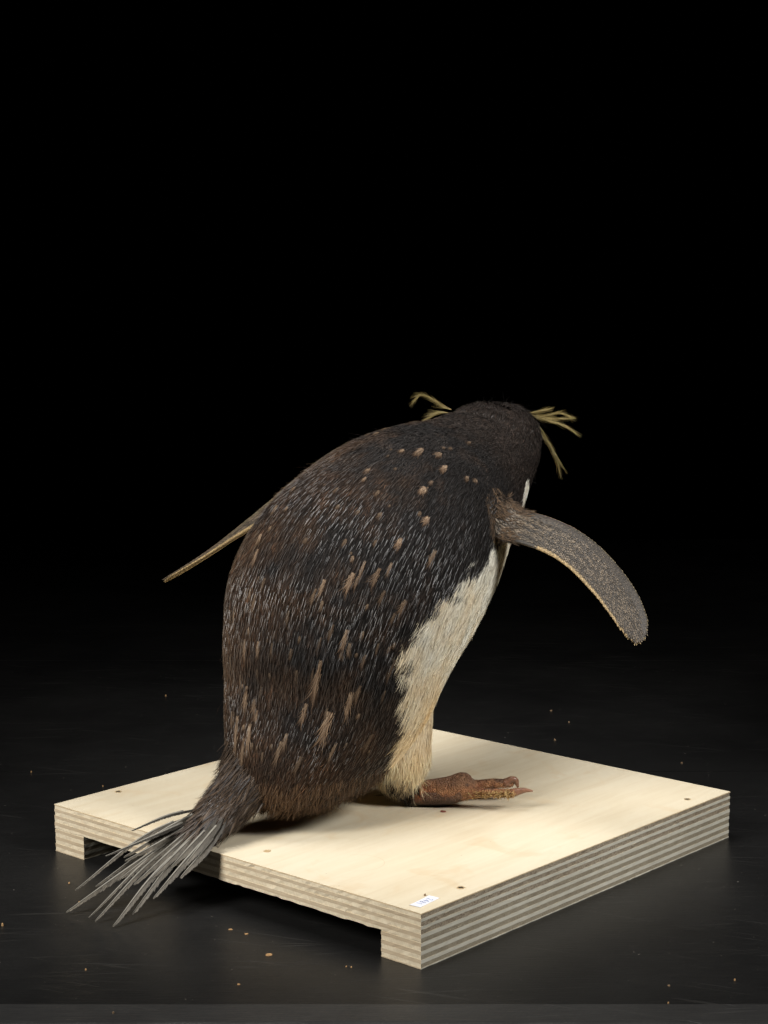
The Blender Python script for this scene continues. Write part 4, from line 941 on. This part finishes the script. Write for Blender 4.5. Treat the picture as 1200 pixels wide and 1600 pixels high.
# 6. tail: each long feather is a part (vane > shaft)
mq, nt, ns, ls, b = mat('tail_vane'); v = mapping(ns, ls); nz = noise(ns, ls, v, 260, 4, .6)
a_ = ns.new('ShaderNodeAttribute'); a_.attribute_name = 'Col'
r_ = ramp(ns, [(.3, (.6, .6, .6)), (.7, (1.35, 1.35, 1.35))]); ls.new(nz.outputs['Fac'], r_.inputs['Fac'])
ls.new(mixc(ns, ls, 1.0, a_.outputs['Color'], r_.outputs['Color'], 'MULTIPLY'), b.inputs['Base Color']); b.inputs['Roughness'].default_value = .5
mshaft, nt, ns, ls, b = mat('tail_shaft'); b.inputs['Base Color'].default_value = (.27, .255, .22, 1); b.inputs['Roughness'].default_value = .33
def tail_feather(p0, p1, p2, wmm, tone, sag=0.0):
    p1 = p1 * .7 + (p0 + (p2 - p0) * np.linalg.norm(p1 - p0) / (np.linalg.norm(p1 - p0) + np.linalg.norm(p2 - p1))) * .3; C_ = catmull([p0, p1, p2], 26); T_ = nrm(np.gradient(C_, axis=0))
    C_[:, 2] = np.maximum(C_[:, 2], .0016)
    # barbs: many thin slanting blades either side of the shaft
    side = nrm(np.cross(T_, [0, 0, 1.0])); up_ = np.cross(side, T_)
    P = []; D = []; N = []; L = []; W = []; c = []
    nb = 420
    for k in range(nb):
        s = k / nb; i = min(int(s * 25), 24); q_ = s * 25 - i
        base = C_[i] * (1 - q_) + C_[i + 1] * q_
        hw = wmm * .001 * np.interp(s, [0, .3, .55, .75, .92, 1], [1.1, 1.6, 1.2, .8, .5, .1])
        fray = (1 if s < .4 else random.uniform(.6, 1.2)) 
        for sg in (-1, 1):
            d_ = T_[i] + side[i] * sg * .42; 
            P.append(base); D.append(d_); N.append(up_[i] + side[i] * sg * .35); L.append(hw * 2.4 * fray * random.uniform(.85, 1.1)); W.append(.0007)
            g = random.uniform(.75, 1.25) * tone; br_ = np.interp(s, [0, .35, .8], [.5, .85, 1.25]); c.append((.092 * g * br_, .080 * g * br_, .062 * g * br_))
    n = len(P); c = np.array(c)
    me = blades('tail_feather', np.array(P), np.array(D), nrm(np.array(N)), np.array(L), np.array(W), np.full(n, .0), np.full(n, .08), rng.normal(0, .12, n), c * .9, c * 1.05, 3, 2, mq, 'stiff')
    f = link('tail_feather', me, bird)
    rad = np.interp(np.linspace(0, 1, 26), [0, .6, 1], [.00085, .0006, .00015])
    V, F = tube((C_ + up_ * .0003)[7:], side[7:], up_[7:], rad[7:], rad[7:], 6)
    sf = link('shaft', mesh_from('shaft', V, F, mshaft, True), bird); sf.parent = f; sf.location = (0, 0, 0)
    return f
extra = []
for a_i, b_i, fr in ((0, 1, .62), (1, 4, .7), (4, 5, .72), (5, 6, .66), (6, 7, .62), (7, 8, .72), (12, 1, .5), (10, 4, .55), (3, 5, .48), (8, 7, .45), (11, 0, .6), (6, 5, .42)):
    A3 = [np.array(v) for v in TAILF[a_i][:3]]; B3 = [np.array(v) for v in TAILF[b_i][:3]]
    M3 = [(u_ + w_) / 2 for u_, w_ in zip(A3, B3)]
    tip = M3[0] + (M3[1] - M3[0]) * min(1, fr * 1.9) + (M3[2] - M3[1]) * max(0, fr - .5) * 1.6
    extra.append((M3[0] + [0, 0, .003], M3[0] + (tip - M3[0]) * .5 + [0, 0, .003], tip + [0, 0, .001], 2.6))
for k, (p0, p1, p2, wmm) in enumerate(TAILF + extra):
    tail_feather(np.array(p0), np.array(p1), np.array(p2), wmm, 1.0 if k not in (9, 2) else .4)
# coverts over the tail root
n = 1250
tc = catmull([c[0] for c in TAIL], 20); tr = np.interp(np.linspace(0, 1, 20), np.linspace(0, 1, len(TAIL)), [c[1] for c in TAIL]); tt = nrm(np.gradient(tc, axis=0))
i = np.minimum(19, (7 + 13 * rng.random(n) ** .6).astype(int)); ref = np.array([.3, .2, 1.0]); Wt = nrm(ref - tt * (tt @ ref)[:, None]); Ut = np.cross(tt, Wt)
t = rng.random(n) * 2 * np.pi
N = nrm(Ut[i] * np.cos(t)[:, None] + Wt[i] * (np.sin(t) / .75)[:, None]); P = tc[i] + Ut[i] * (np.cos(t) * tr[i] * .95)[:, None] + Wt[i] * (np.sin(t) * tr[i] * .72)[:, None]
tdir = nrm(np.array(TAILF[5][1]) - np.array(TAILF[5][0]))
fan = Ut[i] * (np.cos(t) * .25)[:, None]
D = nrm(tt[i] * .5 + tdir * .5 + fan + rng.normal(0, .08, (n, 3)))
g = rng.random((n, 1)); c = np.array([.018, .016, .016]) * (1 - g) + np.array([.085, .058, .038]) * g
me = blades('tail_coverts', P, D, N, rng.uniform(.014, .032, n), rng.uniform(.0012, .0026, n), rng.uniform(.0, .05, n), rng.uniform(.0, .10, n), rng.normal(0, .3, n), c * .7, c * 1.25, 5, 3, attr_mat('covert_vanes', .45, .4), 'leaf', bow=.28, bend=rng.normal(0, .08, n))
o = link('tail_coverts', me, bird); o['kind'] = 'stuff'
n = 3000; i = rng.integers(6, 20, n); t = rng.random(n) * 2 * np.pi
N = nrm(Ut[i] * np.cos(t)[:, None] + Wt[i] * (np.sin(t) / .75)[:, None]); P = tc[i] + Ut[i] * (np.cos(t) * tr[i])[:, None] + Wt[i] * (np.sin(t) * tr[i] * .75)[:, None]
D = nrm(tt[i] * .5 + tdir * .5 + Ut[i] * (np.cos(t) * .25)[:, None] + rng.normal(0, .15, (n, 3))); g = rng.random((n, 1)); c = np.array([.02, .015, .012]) * (1 - g) + np.array([.10, .066, .042]) * g
me = blades('tail_barbs', P, D, N, rng.uniform(.008, .02, n), rng.uniform(.0004, .0008, n), rng.uniform(.03, .2, n), rng.uniform(0, .1, n), rng.normal(0, .5, n), c * .6, c * 1.2, 3, 2, M_FUZZ, 'hair', bend=rng.normal(0, .12, n))
o = link('tail_down', me, bird); o['kind'] = 'stuff'

# 7. crest plumes
M_CREST = attr_mat('yellow_plume', .5, .4)
for ci, ch in enumerate(CREST):
    pts = np.array([c[0] for c in ch]); rd = np.array([c[1] for c in ch]); m_ = 30
    PCx = catmull(np.hstack([pts, rd[:, None]]), m_); T_ = nrm(np.gradient(PCx[:, :3], axis=0))
    n = 200; i = rng.integers(0, m_ - 5, n); 
    Dj = nrm(T_[np.minimum(i + 3, m_ - 1)] + rng.normal(0, .10, (n, 3)))
    P = PCx[i, :3] + rng.normal(0, 1, (n, 3)) * (np.abs(PCx[i, 3]) * .36)[:, None]
    N = nrm(np.cross(Dj, rng.normal(0, 1, (n, 3)))); g = rng.random((n, 1))
    c = np.array([.20, .15, .055]) * (1 - g) + np.array([.46, .365, .145]) * g
    me = blades('crest_plume', P, Dj, N, rng.uniform(.006, .017, n) * np.interp(i, [0, m_ - 6, m_], [1, .7, .35]), rng.uniform(.00012, .00026, n), rng.uniform(0, .08, n), rng.uniform(0, .08, n), rng.normal(0, .8, n), c * .85, c * 1.1, 3, 2, M_CREST, 'hair', bend=rng.normal(0, .05, n))
    pl = link('crest_plume', me, bird)
    rad = np.interp(np.linspace(0, 1, m_), [0, 1], [.00022, .00008]); up_ = nrm(np.cross(T_, [0, 1.0, 0.1])); sd = np.cross(T_, up_)
    V, F = tube(PCx[:, :3], up_, sd, rad, rad, 5)
    mm_ = mesh_from('plume_shaft', V, F, M_CREST, True); at = mm_.color_attributes.new('Col', 'FLOAT_COLOR', 'POINT'); at.data.foreach_set('color', np.tile([.42, .33, .13, 1], (len(V), 1)).reshape(-1).astype(np.float32))
    sf = link('plume_shaft', mm_, bird); sf.parent = pl; sf.location = (0, 0, 0)
# long black crown hairs between the plumes
n = 420; P, N, s_ = sample(n, coatm & isin(fk, 'head') & (qn[:, 2] > .25)); 
D = nrm(flow(P, None, N) + nrm(P - HEADC) * .35 + rng.normal(0, .25, (n, 3)))
c = np.tile([.015, .013, .012], (n, 1))
me = blades('crown', P, D, N, rng.uniform(.008, .020, n), rng.uniform(.0002, .0004, n), rng.uniform(.1, .5, n), rng.uniform(0, .5, n), rng.normal(0, .6, n), c, c * 1.6, 4, 2, M_FUZZ, 'hair', bend=rng.normal(0, .2, n))
o = link('crown_hairs', me, bird); o['kind'] = 'stuff'

# 8. bill and eyes (on the far side of the head)
mbk, nt, ns, ls, b = mat('bill_horn'); b.inputs['Base Color'].default_value = (.28, .09, .04, 1); b.inputs['Roughness'].default_value = .35
b0 = HEADC + HF * .034 - HU * .004
bill = link('bill', mesh_from('bill', *chain_tube([(b0 - HF * .006, .0105), (b0 + HF * .010, .0092), (b0 + HF * .024, .0066), (b0 + HF * .034 - HU * .002, .0042), (b0 + HF * .038 - HU * .007, .0016)], 16, flat=.9), mbk, True), bird)
mey, nt, ns, ls, b = mat('glass_eye'); b.inputs['Base Color'].default_value = (.12, .015, .01, 1); b.inputs['Roughness'].default_value = .08
for sg in (-1, 1):
    c0 = HEADC + HF * .022 + HR * sg * .0275 + HU * .004
    link('eye', mesh_from('eye', *ellipsoid(c0, (HR, HF, HU), (.0035, .0045, .0045), 14, 10), mey, True), bird)

# 9. claws and the straw coming out of the foot
mcl, nt, ns, ls, b = mat('claw_horn'); v = mapping(ns, ls); nz = noise(ns, ls, v, 240, 4, .6); r_ = ramp(ns, [(.3, (.10, .045, .025)), (.7, (.26, .125, .075))]); ls.new(nz.outputs['Fac'], r_.inputs['Fac'])
ls.new(r_.outputs['Color'], b.inputs['Base Color']); b.inputs['Roughness'].default_value = .35
bump(ns, ls, nz.outputs['Fac'], .4, .0006, b)
for FT in (FOOT_R, FOOT_L):
    for k in ('clawA', 'clawB', 'clawC'):
        link('claw', mesh_from('claw', *chain_tube(FT[k], 12), mcl, True), bird)
n = 800; tb = catmull([p for p, _ in FOOT_R['toeB']], 30); i = rng.integers(0, 27, n)
P = tb[i] + np.stack([rng.normal(0, .002, n), -.0036 + rng.normal(0, .0008, n), rng.normal(.0, .0014, n) - .0002], 1)
D = nrm(rng.normal(0, 1, (n, 3)) + np.array([.6, 0, 0])); N = nrm(np.cross(D, rng.normal(0, 1, (n, 3))))
P[:, 2] = np.maximum(P[:, 2], .0385)
g = rng.random((n, 1)); c = np.array([.24, .13, .04]) * (1 - g) + np.array([.52, .37, .17]) * g
me = blades('straw', P, D, N, rng.uniform(.0012, .003, n), rng.uniform(.0004, .0009, n), np.zeros(n), rng.uniform(-.4, .4, n), rng.normal(0, .5, n), c, c, 2, 2, M_FUZZ, 'hair')
o = link('foot_stuffing', me, bird); o['kind'] = 'stuff'; o['label'] = 'yellow straw fibres showing along the split side of the foot'

# ================================================================ crumbs, chips, loose feathers
mchip, nt, ns, ls, b = mat('wood_chip'); b.inputs['Base Color'].default_value = (.42, .25, .11, 1); b.inputs['Roughness'].default_value = .8
mchd, nt, ns, ls, b = mat('dull_crumb'); b.inputs['Base Color'].default_value = (.24, .16, .09, 1); b.inputs['Roughness'].default_value = .85
mred, nt, ns, ls, b = mat('red_flake'); b.inputs['Base Color'].default_value = (.16, .035, .02, 1); b.inputs['Roughness'].default_value = .6
def chip(name, x, y, z, lx, ly, h, rot, m, label, cat, group=None):
    k = 7; V = []; F = []
    for zz, sc in ((0, 1.0), (h, .82)):
        for j in range(k):
            t = 2 * math.pi * j / k; q_ = random.uniform(.75, 1.15) * sc
            V.append((math.cos(t) * lx * .5 * q_, math.sin(t) * ly * .5 * q_, zz + (random.uniform(-.15, .35) * h if zz else 0)))
    for j in range(k): F.append((j, (j + 1) % k, k + (j + 1) % k, k + j))
    F.append(tuple(range(k, 2 * k))); F.append(tuple(range(k - 1, -1, -1)))
    ob = link(name, mesh_from(name, V, F, m)); ob.location = (x, y, z); ob.rotation_euler = (0, 0, rot)
    return tagp(ob, label, cat, group)
G = 'pale wood crumbs scattered on the black table'
T_ = TABLEPX
crumbs = [
 (0, 6.2, 3.2, .8, .25, mchip, 'largest orange wood chip, lying on the table in front of the plywood gap'),
 (1, 4.6, 1.2, .5, .1, mchip, 'thin tan sliver left of another sliver, between tail tips and biggest chip'),
 (2, 4.2, 1.5, .5, .2, mchip, 'short tan sliver just above and left of the biggest orange chip'),
 (3, 2.4, 2.4, 1.4, 1, mchip, 'orange crumb at the extreme left border of the table, level with the tail tips'),
 (4, 1.6, 1.4, .8, 1, mchip, 'tiny orange crumb on the table, below the tail tips near the front strip'),
 (5, 2.6, 1.3, .6, 0, mchip, 'tiny tan flake on the table, below the biggest orange chip'),
 (6, 1.6, 1.2, .6, 1, mchip, 'left one of two tiny crumbs side by side in front of the near plywood leg'),
 (7, 1.7, 1.2, .6, 2, mchip, 'right one of two tiny crumbs side by side in front of the near plywood leg'),
 (8, 4.0, 2.4, .8, 2.2, mchd, 'elongated dull crumb on the dark table behind the plywood, nearest the belly'),
 (9, 2.8, 2.2, 1.0, 1, mchd, 'small dull crumb behind the plywood, between two other dull crumbs'),
 (10, 3.2, 2.4, 1.2, 2, mchd, 'rounded dull crumb close behind the far edge of the plywood'),
 (11, 2.8, 2.4, 1.0, 0, mchd, 'dull crumb on the table near the right back corner of the plywood'),
 (12, 2.4, 2.4, 1.2, 0, mchip, 'lone crumb on the table left of the penguin, farthest back on that side'),
 (13, 1.8, 1.8, .9, 0, mchip, 'tiny crumb near the left border, level with the back of the plywood'),
 (14, 1.8, 1.8, .9, 0, mchip, 'tiny crumb touching the back left edge of the plywood'),
 (15, 1.8, 1.8, .9, 0, mchip, 'tiny crumb below the left plywood leg, beside the uppermost tail tip'),
 (16, 2.2, 1.8, .9, 1, mchip, 'crumb lying against the second longest tail feather near its tip'),
 (17, 1.8, 1.4, .8, 1, mchd, 'tiny pale crumb on the front table strip below the tail'),
 (18, 1.8, 1.4, .8, 1, mchip, 'tiny yellow crumb on the front table strip at the right'),
 (19, 2.2, 1.6, .8, 1, mchip, 'tiny orange crumb at the right border near the front strip'),
 (20, 2.4, 1.6, .6, 0, mchd, 'dull yellow crumb just behind the front strip, right side'),
]
for (i, lx, ly, h, rt, m_, lb) in crumbs:
    chip('wood_chip', T_[i][0], T_[i][1], .0001 if T_[i][1] > -.055 else .0007, lx * .00075, ly * .00075, h * .001, rt, m_, lb, 'wood chip', G)
p = BW(ONBOARD[0][0], ONBOARD[0][1], .0361)
chip('red_flake', p[0], p[1], p[2], .0045, .0028, .0009, .2, mred, 'dark red brown skin flake on the plywood in front of the heel', 'flake')
p = BW(ONBOARD[6][0], ONBOARD[6][1], .0361)
chip('splinter', p[0], p[1], p[2], .0018, .0010, .0012, .8, mchd, 'tiny brown splinter standing beside the white sticker', 'splinter')
def loose(name, c0, n, ln, spread, tone, label):
    P = c0 + rng.normal(0, .0006, (n, 3)) * np.array([1, 1, .2]); a = rng.normal(0, spread, n) + .1
    D = np.stack([np.cos(a) * rng.choice([-1, 1], n, p=[.25, .75]), np.sin(a), np.zeros(n)], 1); N = np.tile([0, 0, 1.0], (n, 1)); c = np.tile(tone, (n, 1)).astype(float)
    me = blades(name, P, D, N, rng.uniform(.4, 1, n) * ln, rng.uniform(.00025, .0005, n), rng.uniform(.05, .4, n), rng.uniform(.05, .4, n), rng.normal(0, .4, n), c, c, 4, 2, M_FUZZ, 'hair', bend=rng.normal(.2, .25, n))
    return tagp(link(name, me), label, 'feather')
loose('loose_feather', BW(ONBOARD[1][0], ONBOARD[1][1], .0364), 26, .0095, .5, (.02, .018, .02), 'small dark loose feather on the plywood, behind the leg tuft')
loose('loose_barb', BW(ONBOARD[2][0], ONBOARD[2][1], .0364), 3, .008, .15, (.10, .08, .06), 'hair thin single barb on the plywood, between body hem and loose feather')
# fine dust on the boards
n = 1500; P = np.stack([rng.uniform(-.5, .5, n), rng.uniform(-.05, .9, n), np.full(n, .0003)], 1)
rel = P[:, :2] - FCOR[:2]; rr_ = rel @ RDIR[:2]; ll_ = rel @ LDIR[:2]
keep = ~((rr_ > -.004) & (rr_ < W_ + .004) & (ll_ > -.004) & (ll_ < D_ + .004)); P = P[keep]; n = len(P)
a = rng.random(n) * 6.28; D = np.stack([np.cos(a), np.sin(a), 0 * a], 1); c = rng.uniform(.05, .28, (n, 1)) * np.array([1, .92, .8])
du = link('dust', blades('dust', P, D, np.tile([0, 0, 1.0], (n, 1)), rng.uniform(.0003, .0013, n), rng.uniform(.0002, .0005, n), rng.uniform(0, .3, n), np.zeros(n), np.zeros(n), c, c, 2, 2, M_FUZZ, 'stiff'))
du['kind'] = 'stuff'; du['label'] = 'fine pale dust specks scattered over the black table'
